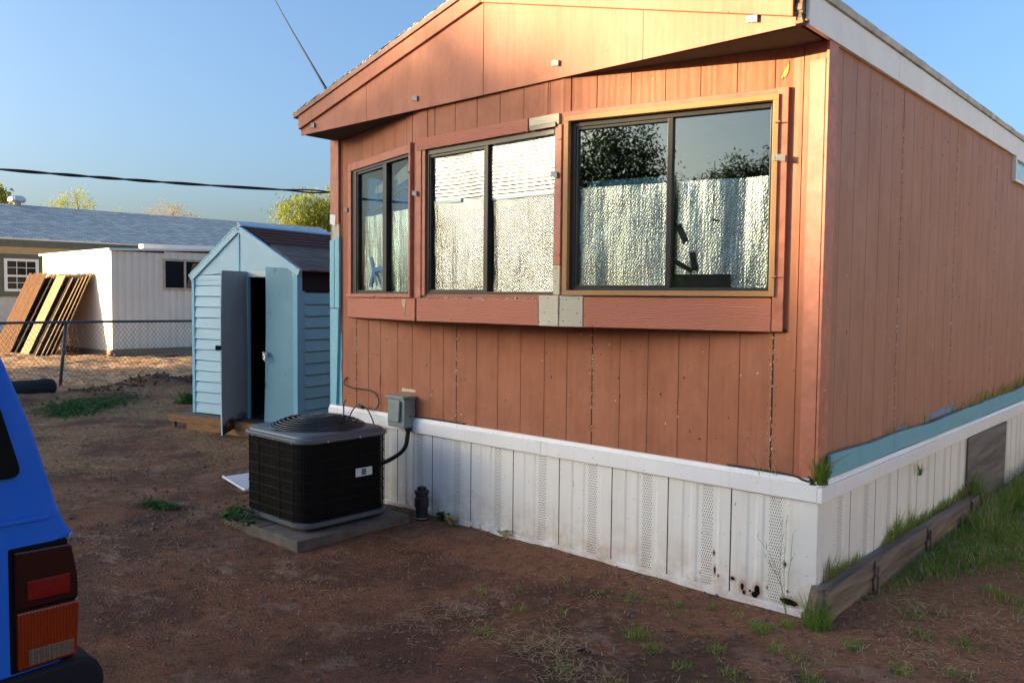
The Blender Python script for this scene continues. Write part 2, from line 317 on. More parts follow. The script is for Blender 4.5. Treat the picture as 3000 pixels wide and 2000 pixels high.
# ------------------------------------------------------------------ mesh helpers
class MB:
    def __init__(s): s.v = []; s.f = []; s.mi = []
    def add(s, vs, fs, mi=0):
        k = len(s.v); s.v += [tuple(v) for v in vs]
        for f in fs: s.f.append(tuple(i+k for i in f)); s.mi.append(mi)
        return s
    def hexa(s, p, mi=0):
        return s.add(p, [(0, 3, 2, 1), (4, 5, 6, 7), (0, 1, 5, 4), (1, 2, 6, 5), (2, 3, 7, 6), (3, 0, 4, 7)], mi)
    def box(s, x0, y0, z0, x1, y1, z1, mi=0):
        return s.hexa([(x0, y0, z0), (x1, y0, z0), (x1, y1, z0), (x0, y1, z0), (x0, y0, z1), (x1, y0, z1), (x1, y1, z1), (x0, y1, z1)], mi)
    def bar(s, a, b, w, h, up=(0, 0, 1), mi=0):
        a, b = Vector(a), Vector(b); d = (b-a).normalized(); r = d.cross(Vector(up)).normalized()*(w/2); u = r.cross(d).normalized()*(h/2)
        return s.hexa([a-r-u, a+r-u, b+r-u, b-r-u, a-r+u, a+r+u, b+r+u, b-r+u], mi)
    def tube(s, pts, r, n=6, cap=True, mi=0):
        pts = [Vector(p) for p in pts]; rr = r if hasattr(r, '__len__') else [r]*len(pts); rings = []; prev = None
        for i, p in enumerate(pts):
            d = (pts[min(i+1, len(pts)-1)]-pts[max(i-1, 0)]).normalized()
            if prev is None:
                q = Vector((0, 0, 1)) if abs(d.z) < .9 else Vector((1, 0, 0)); a = d.cross(q).normalized()
            else: a = (prev-d*prev.dot(d)).normalized()
            prev = a; b = d.cross(a); rings.append([p+(a*math.cos(2*math.pi*k/n)+b*math.sin(2*math.pi*k/n))*rr[i] for k in range(n)])
        vs = [v for g in rings for v in g]; fs = []
        for i in range(len(pts)-1):
            for k in range(n): fs.append((i*n+k, i*n+(k+1) % n, (i+1)*n+(k+1) % n, (i+1)*n+k))
        if cap: fs += [tuple(reversed(range(n))), tuple(range((len(pts)-1)*n, len(pts)*n))]
        return s.add(vs, fs, mi)
    def prism(s, poly, off, mi=0):
        n = len(poly); off = Vector(off); a = [Vector(p) for p in poly]; b = [p+off for p in a]
        return s.add(a+b, [tuple(reversed(range(n))), tuple(range(n, 2*n))]+[(i, (i+1) % n, (i+1) % n+n, i+n) for i in range(n)], mi)
    def lathe(s, c, prof, n=24, axis='Z', mi=0):
        c = Vector(c); vs = []
        for (r, h) in prof:
            for k in range(n):
                a = 2*math.pi*k/n; x, y = r*math.cos(a), r*math.sin(a)
                vs.append(c+(Vector((x, y, h)) if axis == 'Z' else Vector((h, x, y)) if axis == 'X' else Vector((y, h, x))))
        fs = [(i*n+k, i*n+(k+1) % n, (i+1)*n+(k+1) % n, (i+1)*n+k) for i in range(len(prof)-1) for k in range(n)]
        fs += [tuple(reversed(range(n))), tuple(range((len(prof)-1)*n, len(prof)*n))]
        return s.add(vs, fs, mi)
    def build(s, name, mat, parent=None, smooth=False, bevel=0, loc=None, recalc=True):
        me = bpy.data.meshes.new(name); off = Vector((0, 0, 0))
        if parent:
            q = parent
            while q: off += q.location; q = q.parent
        if loc is not None: off = Vector(loc)
        me.from_pydata([tuple(Vector(v)-off) for v in s.v], [], s.f)
        for m in (mat if isinstance(mat, (list, tuple)) else [mat]): me.materials.append(m)
        if isinstance(mat, (list, tuple)): me.polygons.foreach_set('material_index', s.mi)
        if recalc:
            b = bmesh.new(); b.from_mesh(me); bmesh.ops.recalc_face_normals(b, faces=b.faces); b.to_mesh(me); b.free()
        if smooth: me.polygons.foreach_set('use_smooth', [True]*len(me.polygons))
        o = bpy.data.objects.new(name, me); COL.objects.link(o)
        if parent: o.parent = parent
        elif loc is not None: o.location = loc
        if bevel:
            md = o.modifiers.new('bevel', 'BEVEL'); md.width = bevel; md.segments = 2; md.limit_method = 'ANGLE'; md.angle_limit = R(40)
        return o
def tag(o, label, cat, group=None):
    o['label'] = label; o['category'] = cat
    if group: o['group'] = group
    return o
def thing(name, loc, label, cat, group=None):
    o = bpy.data.objects.new(name, None); o.empty_display_size = .2; COL.objects.link(o); o.location = loc; bpy.context.view_layer.update(); return tag(o, label, cat, group)
def kind(o, k): o['kind'] = k; return o
def rnd(a, b): return random.uniform(a, b)
def nz(x, y, s=1, seed=0): return noise.fractal(Vector((x*s+seed*17.3, y*s-seed*9.1, seed*3.7)), .9, 2.1, 5)

# ------------------------------------------------------------------ ground
def ground_h(x, y):
    h = .020*nz(x, y, .9, 1)+.010*nz(x, y, 4, 2)
    if x < -10.5:   # spoil bank and loose ridge just this side of the fence
        cx = -13.1+.35*math.sin(y*1.3); w = math.exp(-((x-cx)/.55)**2); yy = max(0, min(1, (y-.9)/1.2))*max(0, min(1, (6.5-y)/1.5))
        h += w*yy*(.08+.09*math.exp(-((y-2.3)/.5)**2)+.10*nz(x, y, 3, 5))
        h += .10*math.exp(-((x+12.6)/.9)**2)*max(0, min(1, (y+2)/1.5))*(.6+.5*nz(x, y, 1.2, 6))
    if x < -14: h += .08*nz(x, y, .8, 8)*min(1, (-14-x)/1.5)+.035*nz(x, y, 3.5, 9)
    if x > .12 and y > -.3: h += .05*min(1, (x-.12)/.4)*min(1, (y+.3)/1.0)
    edge = min(1, max(0, (abs(x)-45)/60)); return h*(1-edge)
def axis_vals(segs):
    out = []
    for a, b, n in segs: out += [a+(b-a)*i/n for i in range(n)]
    return out+[segs[-1][1]]
xs = axis_vals([(-420, -60, 8), (-60, -30, 20), (-30, -15, 75), (-15, -11, 60), (-11, -5, 60), (-5, 2.5, 125), (2.5, 10, 25), (10, 60, 14), (60, 420, 8)])
ys = axis_vals([(-420, -60, 8), (-60, -10, 20), (-10, -4, 24), (-4, 4, 120), (4, 8, 50), (8, 20, 30), (20, 60, 14), (60, 420, 8)])
g = MB(); nx = len(xs)
g.add([(x, y, ground_h(x, y)) for y in ys for x in xs], [(j*nx+i, j*nx+i+1, (j+1)*nx+i+1, (j+1)*nx+i) for j in range(len(ys)-1) for i in range(nx-1)])
kind(g.build('ground', M['ground'], smooth=True, recalc=False), 'structure')

# ------------------------------------------------------------------ mobile home
mh = thing('mobile_home', (-2.11, 0, 0), 'terracotta painted mobile home with bay windows lined in silver foil and white skirting', 'mobile home')
class Facet:
    def __init__(s, P0, P1):
        s.P0 = Vector((*P0, 0)); d = Vector((*P1, 0))-s.P0; s.L = d.length; s.d = d.normalized(); s.n = Vector((s.d.y, -s.d.x, 0))
    def p(s, u, z, o=0): q = s.P0+s.d*u+s.n*o; return (q.x, q.y, z)
    def box(s, mb, u0, u1, z0, z1, o0, o1, mi=0):
        mb.hexa([s.p(u0, z0, o0), s.p(u0, z0, o1), s.p(u1, z0, o1), s.p(u1, z0, o0), s.p(u0, z1, o0), s.p(u0, z1, o1), s.p(u1, z1, o1), s.p(u1, z1, o0)], mi); return mb
    def poly(s, mb, pts, o0, o1, mi=0):
        mb.prism([s.p(u, z, o0) for u, z in pts], s.n*(o1-o0), mi); return mb
    def grooved(s, mb, u0, u1, z0, z1, grooves, deep=(), w=.009, dp=.006, sh=.75):
        st = [u0]
        prof = [(u0, 0)]
        for gq in sorted(grooves):
            if not (u0+w < gq < u1-w): continue
            ww = w*1.1 if gq in deep else w*.62; dd = dp*1.9 if gq in deep else dp*sh
            prof += [(gq-ww/2, 0), (gq-ww/2+.001, -dd), (gq+ww/2-.001, -dd), (gq+ww/2, 0)]
        prof.append((u1, 0)); n = len(prof)
        mb.add([s.p(u, z0, o) for u, o in prof]+[s.p(u, z1, o) for u, o in prof], [(i, i+1, i+1+n, i+n) for i in range(n-1)]); return mb
FL = Facet((-4.0, 0), (-2.79, -.30)); FM = Facet((-2.79, -.30), (-1.47, -.315)); FR = Facet((-1.47, -.315), (-.177, 0))
FF = Facet((-4.22, 0), (0, 0)); FS = Facet((0, 0), (0, 14))   # lower front wall, long side wall
X = lambda x: x+4.22
fg = [X(q) for q in (-4.10, -3.905, -3.744, -3.588, -3.374, -3.2, -2.991, -2.845, -2.702, -2.495, -2.282, -2.066, -1.855, -1.662, -1.457, -1.244, -1.04, -.829, -.633, -.444, -.251, -.123)]
deep = [X(q) for q in (-3.905, -2.702, -1.457, -.251)]
ZT = 3.0; ZB = .70; ZV = 1.497
w = MB(); FF.grooved(w, 0, 4.22, ZB, ZV, fg, deep)
FF.grooved(w, 0, X(-4.0), ZV, ZT, [X(-4.1)], []); FF.grooved(w, X(-.177), 4.22, ZV, ZT, [X(-.123)], [])
w.build('wall', M['siding'], mh)
w = MB()
def hole_wall(F, u0, u1, z0, z1, grooves, deep=()):
    F.grooved(w, 0, F.L, z1, ZT, grooves, deep); F.grooved(w, 0, F.L, ZV, z0, [], [])
    F.grooved(w, 0, u0, z0, z1, []); F.grooved(w, u1, F.L, z0, z1, [])
    for a, b in (((u0, z0), (u1, z0)), ((u1, z0), (u1, z1)), ((u1, z1), (u0, z1)), ((u0, z1), (u0, z0))):
        w.add([F.p(*a, 0), F.p(*b, 0), F.p(*b, -.09), F.p(*a, -.09)], [(0, 1, 2, 3)])
hole_wall(FL, .045, 1.165, 1.69, 2.71, [.261, .46, .667, .853, 1.057, 1.144], [1.144])
hole_wall(FM, .084, 1.27, 1.69, 2.70, [.094, .169, .376, .587, .796, 1.003, 1.202, 1.218], [.094])
hole_wall(FR, .055, 1.235, 1.715, 2.72, [.055, .22, .431, .636, .837, 1.037, 1.237], [.055])
w.build('bay_wall', M['siding'], mh, recalc=False)
w = MB(); w.prism([FL.p(0, ZV-.004), FL.p(FL.L, ZV-.004), FM.p(FM.L, ZV-.004), FR.p(FR.L, ZV-.004)], (0, 0, .02)); w.build('bay_floor', M['soffit'], mh)
sg = [.212, .416, .629, .828, 1.04, 1.232]+[1.232+.2077*k for k in range(1, 60)]
sd = [sg[5+6*k] for k in range(10)]
w = MB(); FS.grooved(w, 0, 14, ZB, 3.02, sg, sd, sh=.30); w.build('wall', M['siding_side'], mh)['label'] = 'faded long side wall with narrow vertical grooves'
w = MB(); w.add([(-4.22, 0, .0), (-4.22, 14, .0), (-4.22, 14, 3.1), (-4.22, 0, 3.1)], [(0, 1, 2, 3)]); w.add([(-4.22, 14, 0), (0, 14, 0), (0, 14, 3.1), (-2.1, 14, 3.68), (-4.22, 14, 3.1)], [(0, 1, 2, 3, 4)]); w.build('wall', M['siding'], mh)
w = MB()
for q in deep: FF.box(w, q-.0022, q+.0022, ZB+.03, ZV, -.013, -.0045)
for q in sd: FS.box(w, q-.003, q+.003, .84, 2.99, -.013, -.002)
kind(w.build('panel_seam', M['seam'], mh), 'stuff')
ch = MB(); nh_ = MB(); rs_ = random.Random(5)
def fleck(mb, F, u, z, s, o, asp=1.0): F.poly(mb, [(u+s*math.cos(a)*rs_.uniform(.5, 1.2), z+s*asp*math.sin(a)*rs_.uniform(.5, 1.2)) for a in [.9*i for i in range(7)]], .0003, o)
for F, qs, z0, z1, n_ in ((FF, deep, ZB+.04, ZV-.02, 26), (FS, sd, .86, 2.95, 60)):
    for q in qs:
        for _ in range(n_): fleck(ch, F, q+rs_.gauss(0, .004), rs_.uniform(z0, z1), rs_.uniform(.002, .0055), .0014, rs_.uniform(1, 2.6))
        for z in [z0+.12*k+rs_.uniform(-.02, .02) for k in range(int((z1-z0)/.12))]:
            for du in (-.022, .022): fleck(nh_, F, q+du, z, .0042, .0012)
for F, u1, z0, z1, n_ in ((FF, 4.2, ZB+.03, ZV-.02, 60), (FS, 7, .86, 2.95, 70)):
    for _ in range(n_): fleck(nh_, F, rs_.uniform(.1, u1), rs_.uniform(z0, z1), rs_.uniform(.0025, .006), .0011, rs_.uniform(.8, 2.2))
    for _ in range(n_//2): fleck(ch, F, rs_.uniform(.1, u1), rs_.uniform(z0, z1), rs_.uniform(.002, .006), .0013, rs_.uniform(.8, 2.0))
for _ in range(110): fleck(ch, FL if rs_.random() < .5 else FM, rs_.uniform(.0, 1.2), 1.661+rs_.gauss(0, .004), rs_.uniform(.003, .008), .0245, .6)
for z in (.95, 1.2, 1.62, 2.0, 2.36, 2.7): fleck(ch, FS, .045, z, .007, .018)
kind(ch.build('paint_chips', plain('bare_chipped_paint', (.58, .52, .44), .8), mh), 'stuff'); kind(nh_.build('nail_spots', plain('dark_nail_spot', (.055, .028, .02), .8), mh), 'stuff')
# interior shell that keeps the rooms dim
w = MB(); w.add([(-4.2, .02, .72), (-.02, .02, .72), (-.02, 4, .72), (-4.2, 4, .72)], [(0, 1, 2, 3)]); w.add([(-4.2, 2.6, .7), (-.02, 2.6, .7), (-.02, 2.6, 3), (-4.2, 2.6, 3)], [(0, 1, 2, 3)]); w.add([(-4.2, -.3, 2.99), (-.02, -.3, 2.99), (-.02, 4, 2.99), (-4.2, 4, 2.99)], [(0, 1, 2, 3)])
w.build('dark_lining', plain('dim_interior', (.06, .06, .05), .9), mh)
# corner boards
w = MB(); w.box(-.085, -.016, .735, -.004, -.001, 2.9); w.box(.001, -.02, .735, .016, .10, 3.0); w.build('corner_trim', M['trim_red'], mh, bevel=.002)
w = MB(); w.box(-4.245, -.022, 2.28, -4.13, -.002, 3.0); w.box(-4.255, -.01, .74, -4.235, .3, 3.0); w.build('corner_trim', M['trim_red'], mh, bevel=.002)
w = MB(); w.box(-4.222, -.018, 2.14, -4.125, -.003, 2.285); w.build('corner_trim', M['cream'], mh)['label'] = 'bare yellowish wood gap in the left corner trim'
w = MB(); w.hexa([(-4.245, -.026, 2.29), (-4.17, -.026, 2.27), (-4.17, -.004, 2.27), (-4.245, -.004, 2.29), (-4.245, -.026, 2.37), (-4.165, -.026, 2.36), (-4.165, -.004, 2.36), (-4.245, -.004, 2.37)]); w.build('trim_fragment', M['white_paint'], mh)
w = MB(); w.box(-4.243, -.03, 1.57, -4.18, -.003, 2.15); w.box(-4.178, -.027, 1.57, -4.115, -.003, 2.17); w.hexa([(-4.24, -.028, .74), (-4.155, -.028, .74), (-4.155, -.003, .74), (-4.24, -.003, .74), (-4.243, -.028, 1.565), (-4.12, -.028, 1.565), (-4.12, -.003, 1.565), (-4.243, -.003, 1.565)])
w.build('corner_trim', M['blue_trim'], mh, bevel=.003)['label'] = 'light blue corner board below the bare gap'
pts = [(-4.155, .74)]+[(-4.10-.02*abs(nz(z, 2, 3, 4))-(.02 if z > 1.35 else 0), z) for z in [.74+.03*i for i in range(27)]]+[(-4.155, 1.52)]
w = MB(); w.prism([(x, -.0035, z) for x, z in pts], (0, .003, 0)); w.build('paint_smear', M['blue_trim'], mh)
# yellow paint blemish, flaking patches, nail heads
w = MB(); FR.poly(w, [(1.29+(.011+.009*nz(math.cos(a), math.sin(a), 1.7, 3))*math.cos(a)+.012*math.sin(a), 2.862+(.040+.03*nz(math.cos(a), math.sin(a), 2.2, 4))*math.sin(a)) for a in [i*.2 for i in range(31)]], .001, .0035); w.build('yellow_stain', plain('yellow_filler', (.50, .31, .09), .8, var=.4, scale=60), mh)
w = MB(); FL.poly(w, [(1.03, 1.655), (1.10, 1.655), (1.10, 1.64), (1.085, 1.60), (1.075, 1.585), (1.07, 1.59), (1.05, 1.60), (1.035, 1.615)], .023, .0255); FL.poly(w, [(1.072, 1.585), (1.082, 1.585), (1.08, 1.54), (1.076, 1.525)], .023, .0255); w.build('flaked_patch', plain('bare_yellow_wood', (.52, .43, .22), .8), mh)
w = MB(); FF.poly(w, [(X(-3.32), .925), (X(-3.16), .928), (X(-3.15), .945), (X(-3.20), .95), (X(-3.26), .947), (X(-3.31), .955)], .001, .004); w.build('flaked_patch', M['cream'], mh)
w = MB()
for (u, z) in [(X(-3.62), .99)]: FF.box(w, u-.035, u+.035, z-.045, z+.045, .001, .008)
w.build('cover_plate', M['siding'], mh)
# window surrounds
w = MB()
FL.box(w, 0, 1.19, 1.664, 1.692, .0, .036); w.build('window_sill', M['trim_red'], mh, bevel=.003)
w = MB(); FL.box(w, 1.166, 1.192, 1.68, 2.77, .001, .042); w.build('window_trim', M['trim_red'], mh, bevel=.003)
w = MB(); FL.box(w, 0.045, 1.165, 2.712, 2.772, .001, .010); FL.box(w, -.02, .0435, 1.69, 2.772, .001, .010); w.build('window_trim', M['trim_red'], mh, bevel=.002)
w = MB(); FL.box(w, 1.20, 1.24, 1.66, 2.76, .001, .012); w.build('window_trim', M['trim_red'], mh, bevel=.002)
w = MB(); FM.box(w, 0.0, .046, 1.665, 2.71, .001, .020); w.build('window_trim', M['trim_red'], mh, bevel=.002)
w = MB(); FM.box(w, .048, .083, 1.68, 2.71, .001, .013); w.build('window_trim', M['trim_red'], mh, bevel=.002)
w = MB(); FM.box(w, 1.272, 1.322, 1.872, 2.712, .001, .014); w.build('window_trim', M['trim_red'], mh, bevel=.002)
w = MB(); FM.box(w, 0.0, 1.058, 2.702, 2.785, .002, .024); w.build('header_board', M['board_red'], mh, bevel=.004)
w = MB(); FM.box(w, 1.064, 1.303, 2.716, 2.78, .002, .018); w.build('patch_board', M['cream'], mh, bevel=.002)['label'] = 'bare cream patch above the middle window'
w = MB(); FM.box(w, 1.075, 1.285, 2.700, 2.730, .019, .027); w.build('metal_strip', M['bronze'], mh, bevel=.002)
w = MB(); FM.box(w, 1.272, 1.322, 1.69, 1.868, .002, .016); w.build('patch_board', M['cream'], mh, bevel=.002)['label'] = 'small cream primer patch between the windows'
w = MB(); FL.box(w, .0, 1.232, ZV, 1.660, .002, .022); w.build('valance_board', M['board_red'], mh, bevel=.004)
w = MB(); FM.box(w, .006, 1.160, ZV, 1.662, .002, .022); w.build('valance_board', M['board_red'], mh, bevel=.004)
w = MB(); FM.box(w, 1.164, 1.318, ZV, 1.684, .002, .023); FR.box(w, .004, .157, ZV, 1.684, .002, .023); w.build('patch_board', M['cream'], mh, bevel=.003)['label'] = 'square cream primer patch under the windows'
w = MB(); FR.box(w, .161, 1.250, ZV, 1.678, .002, .022); w.build('valance_board', M['board_red'], mh, bevel=.004)
w = MB(); FR.box(w, 1.254, 1.312, ZV+.003, 2.785, .002, .024); FR.box(w, .0, 1.25, 2.752, 2.785, .001, .008); w.build('window_trim', M['trim_red'], mh, bevel=.003)
w = MB()
for u, z in [(.05, 1.66), (.13, 1.665), (.028, 1.60), (.12, 1.58), (.03, 1.53), (.145, 1.525)]: w.lathe(FR.p(u, z, .0232), [(.004, -.001), (.004, .0006)], 8, 'Y')
for u, z in [(1.24, 1.667), (1.21, 1.58), (1.17, 1.52), (1.25, 1.525), (1.29, 1.85), (1.29, 1.77)]: w.lathe(FM.p(u, z, .0232 if z < 1.69 else .0165), [(.004, -.001), (.004, .0006)], 8, 'Y')
w.build('nail_heads', M['seam'], mh); kind(bpy.data.objects['nail_heads'], 'stuff')
w = MB(); o = []
for a, b in (((.024, 1.686), (1.265, 1.716)), ((.024, 2.720), (1.265, 2.750)), ((.024, 1.716), (.054, 2.720)), ((1.236, 1.716), (1.265, 2.720))): FR.box(w, a[0], b[0], a[1], b[1], .001, .037)
w.build('window_surround', M['tan'], mh, bevel=.002)
# windows: frame > panes, foil etc as sub-parts of each window frame
def window(F, u0, u1, z0, z1, m0, m1, left, head, jamb=.03, gl='glass', setback=.03):
    f = MB(); t = .018
    F.box(f, u0, u0+jamb, z0, z1, -setback-.03, -.004); F.box(f, u1-t, u1, z0, z1, -setback-.03, -.006)
    F.box(f, u0+jamb, u1-t, z0, z0+t, -setback-.03, -.004); F.box(f, u0+jamb, u1-t, z1-head, z1, -setback-.03, -.004)
    F.box(f, m0, m1, z0+t, z1-head, -setback-.02, -.002)
    F.box(f, left, left+.016, z0+t, z1-head, -setback-.02, -.012); F.box(f, left+.016, m0, z0+t, z0+t+.014, -setback-.02, -.012); F.box(f, left+.016, m0, z1-head-.018, z1-head, -setback-.02, -.012)
    fr = f.build('window', M['bronze'], mh, bevel=.002)
    for a, b, o in ((left+.016, m0, -setback), (m1, u1-t, -setback+.004)):
        g = MB(); F.box(g, a, b, z0+t, z1-head, o-.003, o); g.build('pane', M[gl], fr)
    return fr
def sheet(F, mb, u0, u1, z0, z1, o, wob=.0, nu=14, nzv=14, top=None, seed=1):
    vs = []
    for j in range(nzv+1):
        for i in range(nu+1):
            u = u0+(u1-u0)*i/nu; zt = top(u) if top else z1; z = z0+(zt-z0)*j/nzv
            vs.append(F.p(u, z, o+wob*nz(u*2.2, z*.5, 2, seed)))
    mb.add(vs, [(j*(nu+1)+i, j*(nu+1)+i+1, (j+1)*(nu+1)+i+1, (j+1)*(nu+1)+i) for j in range(nzv) for i in range(nu)]); return mb
wl = window(FL, .045, 1.165, 1.69, 2.71, .640, .706, .125, .02, .08, 'glass_screen')
s_ = MB(); sheet(FL, s_, .18, 1.16, 1.70, 2.325, -.055, .02, 24, 20, lambda u: 2.325+.006*nz(u, 1, 3, 2)); s_.build('foil_sheet', M['foil'], wl, smooth=True, recalc=False)
s_ = MB(); sheet(FL, s_, .10, 1.165, 2.29, 2.69, -.075, .03, 24, 10, lambda u: 2.60+.04*math.sin(u*7)); s_.build('curtain', M['blue_cloth'], wl, smooth=True, recalc=False)
s_ = MB(); FL.poly(s_, [(.36, 2.50), (.55, 2.49), (.70, 2.51), (.9, 2.54), (1.15, 2.60), (1.16, 2.68), (1.0, 2.675), (.85, 2.64), (.74, 2.60), (.62, 2.62), (.5, 2.57), (.38, 2.55)], -.070, -.066); s_.build('sky_reflection', M['pale_streak'], wl)  # pale patch painted as the sky's reflection in the glass
s_ = MB()
s_.tube([FL.p(u, z, -.062) for u, z in [(.32, 2.36), (.5, 2.39), (.66, 2.43), (.8, 2.48), (.95, 2.485), (1.16, 2.488)]], .004, 5); s_.build('cord', M['pale_streak'], wl)
s_ = MB()
for a, b, wd in (((.31, 1.99), (.37, 1.87), .03), ((.37, 1.87), (.30, 1.75), .035), ((.36, 1.89), (.45, 1.76), .03), ((.37, 1.88), (.52, 1.90), .035), ((.51, 1.90), (.64, 1.76), .04)):
    d = Vector((b[0]-a[0], b[1]-a[1])).normalized(); q = Vector((-d.y, d.x))*wd/2; FL.poly(s_, [(a[0]+q.x, a[1]+q.y), (a[0]-q.x, a[1]-q.y), (b[0]-q.x, b[1]-q.y), (b[0]+q.x, b[1]+q.y)], -.048, -.045+rnd(-.001, .001))
s_.build('blue_tape', M['blue_tape'], wl)
wm = window(FM, .084, 1.27, 1.69, 2.70, .651, .690, .10, .035, .022, 'glass_clear')
s_ = MB(); sheet(FM, s_, .118, .65, 1.715, 2.335, -.045, .018, 16, 20, seed=3); sheet(FM, s_, .690, 1.262, 1.70, 2.31, -.038, .015, 16, 20, seed=4); s_.build('foil_sheet', M['foil_darkened'], wm, smooth=True, recalc=False)
s_ = MB(); sheet(FM, s_, .118, .65, 2.335, 2.66, -.040, .02, 16, 12, seed=5); sheet(FM, s_, .690, 1.262, 2.325, 2.690, -.034, .012, 16, 12, seed=6); s_.build('foil_sheet', M['foil_ribbed'], wm, smooth=True, recalc=False)
M['seam_tape'] = plain('grey_blue_tape', (.28, .36, .42), .3, .4)
s_ = MB(); FM.box(s_, .690, 1.262, 2.308, 2.328, -.033, -.0325); s_.build('foil_seam', M['seam_tape'], wm)
s_ = MB(); FM.box(s_, .12, .40, 2.322, 2.345, -.036, -.0355); s_.build('foil_seam', M['seam_tape'], wm)
wr = window(FR, .055, 1.235, 1.716, 2.72, .653, .683, .082, .030, .030, 'glass')
s_ = MB(); sheet(FR, s_, .10, .655, 1.735, 2.332, -.05, .018, 18, 20, seed=7); s_.build('foil_sheet', M['foil'], wr, smooth=True, recalc=False)
s_ = MB(); sheet(FR, s_, .697, 1.22, 1.735, 2.335, -.042, .018, 18, 20, seed=8); s_.build('foil_sheet', M['foil'], wr, smooth=True, recalc=False)
s_ = MB(); FR.box(s_, .693, 1.017, 1.728, 1.81, -.0335, -.0325); s_.build('black_panel', M['black'], wr)
s_ = MB()
for a, b, wd in (((.712, 2.09), (.765, 1.985), .036), ((.80, 1.935), (.815, 1.83), .034), ((.695, 1.885), (.80, 1.828), .026)):
    d = Vector((b[0]-a[0], b[1]-a[1])).normalized(); q = Vector((-d.y, d.x))*wd/2; FR.poly(s_, [(a[0]+q.x, a[1]+q.y), (a[0]-q.x, a[1]-q.y), (b[0]-q.x, b[1]-q.y), (b[0]+q.x, b[1]+q.y)], -.0345, -.0335)
s_.build('black_tape', M['black'], wr)
s_ = MB(); sheet(FR, s_, .14, .65, 2.325, 2.372, -.06, .004, 10, 2); s_.build('blue_edging', plain('blue_patterned_cloth', (.02, .13, .25), .7, var=.6, scale=28), wr, recalc=False)
s_ = MB(); FR.poly(s_, [(.90, 2.12), (.945, 2.108), (.955, 2.10), (.92, 2.104)], -.034, -.0325); s_.build('dead_leaf', M['bark'], wr)
# latch brackets
def bracket(F, u, z, o, sx=1):
    b = MB(); F.box(b, u-.030*sx, u-.012*sx, z-.016, z+.018, o, o+.004); F.poly(b, [(u-.012*sx, z+.018), (u+.034*sx, z+.010), (u+.034*sx, z-.026), (u-.012*sx, z-.016)], o+.012, o+.016)
    F.box(b, u+.030*sx, u+.034*sx, z-.026, z+.010, o, o+.014); b.lathe(F.p(u-.021*sx, z, o+.004), [(.004, 0), (.004, -.003)], 8, 'Y'); b.build('bracket', M['alu'], mh, bevel=.0015)
FA = Facet((-4.22, -.337), (0, -.337))
for x, z in ((-4.031, 3.047), (-2.788, 3.067), (-1.514, 3.078), (-.252, 3.064)): bracket(FA, X(x), z, .001)
bracket(FL, -.035, 2.40, .010); bracket(FM, -.012, 2.406, .024); bracket(FM, 1.272, 2.417, .016); bracket(FR, 1.274, 2.416, .038)
for F, u, z, o in ((FL, 1.18, 2.56, .04), (FL, 1.18, 1.80, .04), (FL, .58, 1.672, .035), (FM, 1.325, 2.62, .02), (FM, 1.32, 1.93, .02), (FR, 1.262, 2.60, .036), (FR, 1.262, 1.79, .036), (FR, .65, 1.688, .034)):
    w = MB(); w.tube([F.p(u-.014, z, o+.006), F.p(u+.014, z+.003, o+.012)], .0045, 6); w.build('latch_clip', M['trim_red'], mh)
# soffit, gable panels, rake boards, roof
w = MB(); w.box(-4.22, -.318, 3.0, .02, .005, 3.012); w.build('soffit', M['soffit'], mh)
rk = lambda x: 3.57-(abs(x+2.135))*.2620
def gable(x0, x1):
    n = 8; top = [(x0+(x1-x0)*i/n) for i in range(n+1)]
    poly = [(x0, -.325, 2.985), (x1, -.325, 2.985)]+[(x, -.325, rk(x)+.03) for x in reversed(top)]; return poly
w = MB()
for a, b in ((-4.205, -3.342), (-3.339, -2.123), (-2.117, -.896), (-.893, -.028)): w.prism(gable(a, b), (0, -.012, 0))
w.build('gable_panel', M['fascia_red'], mh)
w = MB(); w.box(-2.126, -.334, 2.99, -2.114, -.326, 3.56); w.build('panel_seam', M['seam'], mh)
def rake(xa, xb, z0, z1, y0, y1, name, mat):
    w = MB(); w.prism([(xa, y0, rk(xa)+z0), (xb, y0, rk(xb)+z0), (xb, y0, rk(xb)+z1), (xa, y0, rk(xa)+z1)], (0, y1-y0, 0)); return w.build(name, mat, mh, bevel=.003)
rake(-4.212, -2.137, .006, .115, -.337, -.358, 'rake_board', M['fascia_red']); rake(-2.133, -.035, .006, .115, -.337, -.358, 'rake_board', M['fascia_red'])
rake(-4.262, -2.135, .112, .150, -.330, -.372, 'drip_edge', M['drip']); rake(-2.133, .03, .112, .150, -.330, -.372, 'drip_edge', M['drip'])
w = MB()
for a, b in ((-4.275, -2.135), (-2.135, .035)):
    n = 30; m = 70; vs = []
    for j in range(m+1):
        y = -.37+14.5*(j/m)**1.6
        for i in range(n+1):
            x = a+(b-a)*i/n; vs.append((x, y, rk(x)+.155+.010*nz(x*3, y*3, 1.5, 3)))
    for j in range(m):
        for i in range(n): pass
    w.add(vs, [(j*(n+1)+i, j*(n+1)+i+1, (j+1)*(n+1)+i+1, (j+1)*(n+1)+i) for j in range(m) for i in range(n)])
    w.add([(a, -.37, rk(a)+.12), (b, -.37, rk(b)+.12), (b, -.37, rk(b)+.16), (a, -.37, rk(a)+.16)], [(0, 1, 2, 3)])
w.build('roof', M['roofcoat'], mh, recalc=False)
w = MB()
for k in range(150):
    x = rnd(-4.25, .02); l = rnd(.02, .07); z = rk(x)+.160; w.prism([(x, -.374, z-.004), (x+l, -.374, rk(x+l)+.158), (x+l*.6, -.36, rk(x+l*.6)+.166+rnd(0, .018)), (x+l*.2, -.36, z+rnd(.004, .02))], (0, .05, 0))
kind(w.build('roof_flakes', M['roofcoat'], mh), 'stuff')
ysd = [-.30, 1.03, 3.42, 6.2, 9, 12, 14]
w = MB()
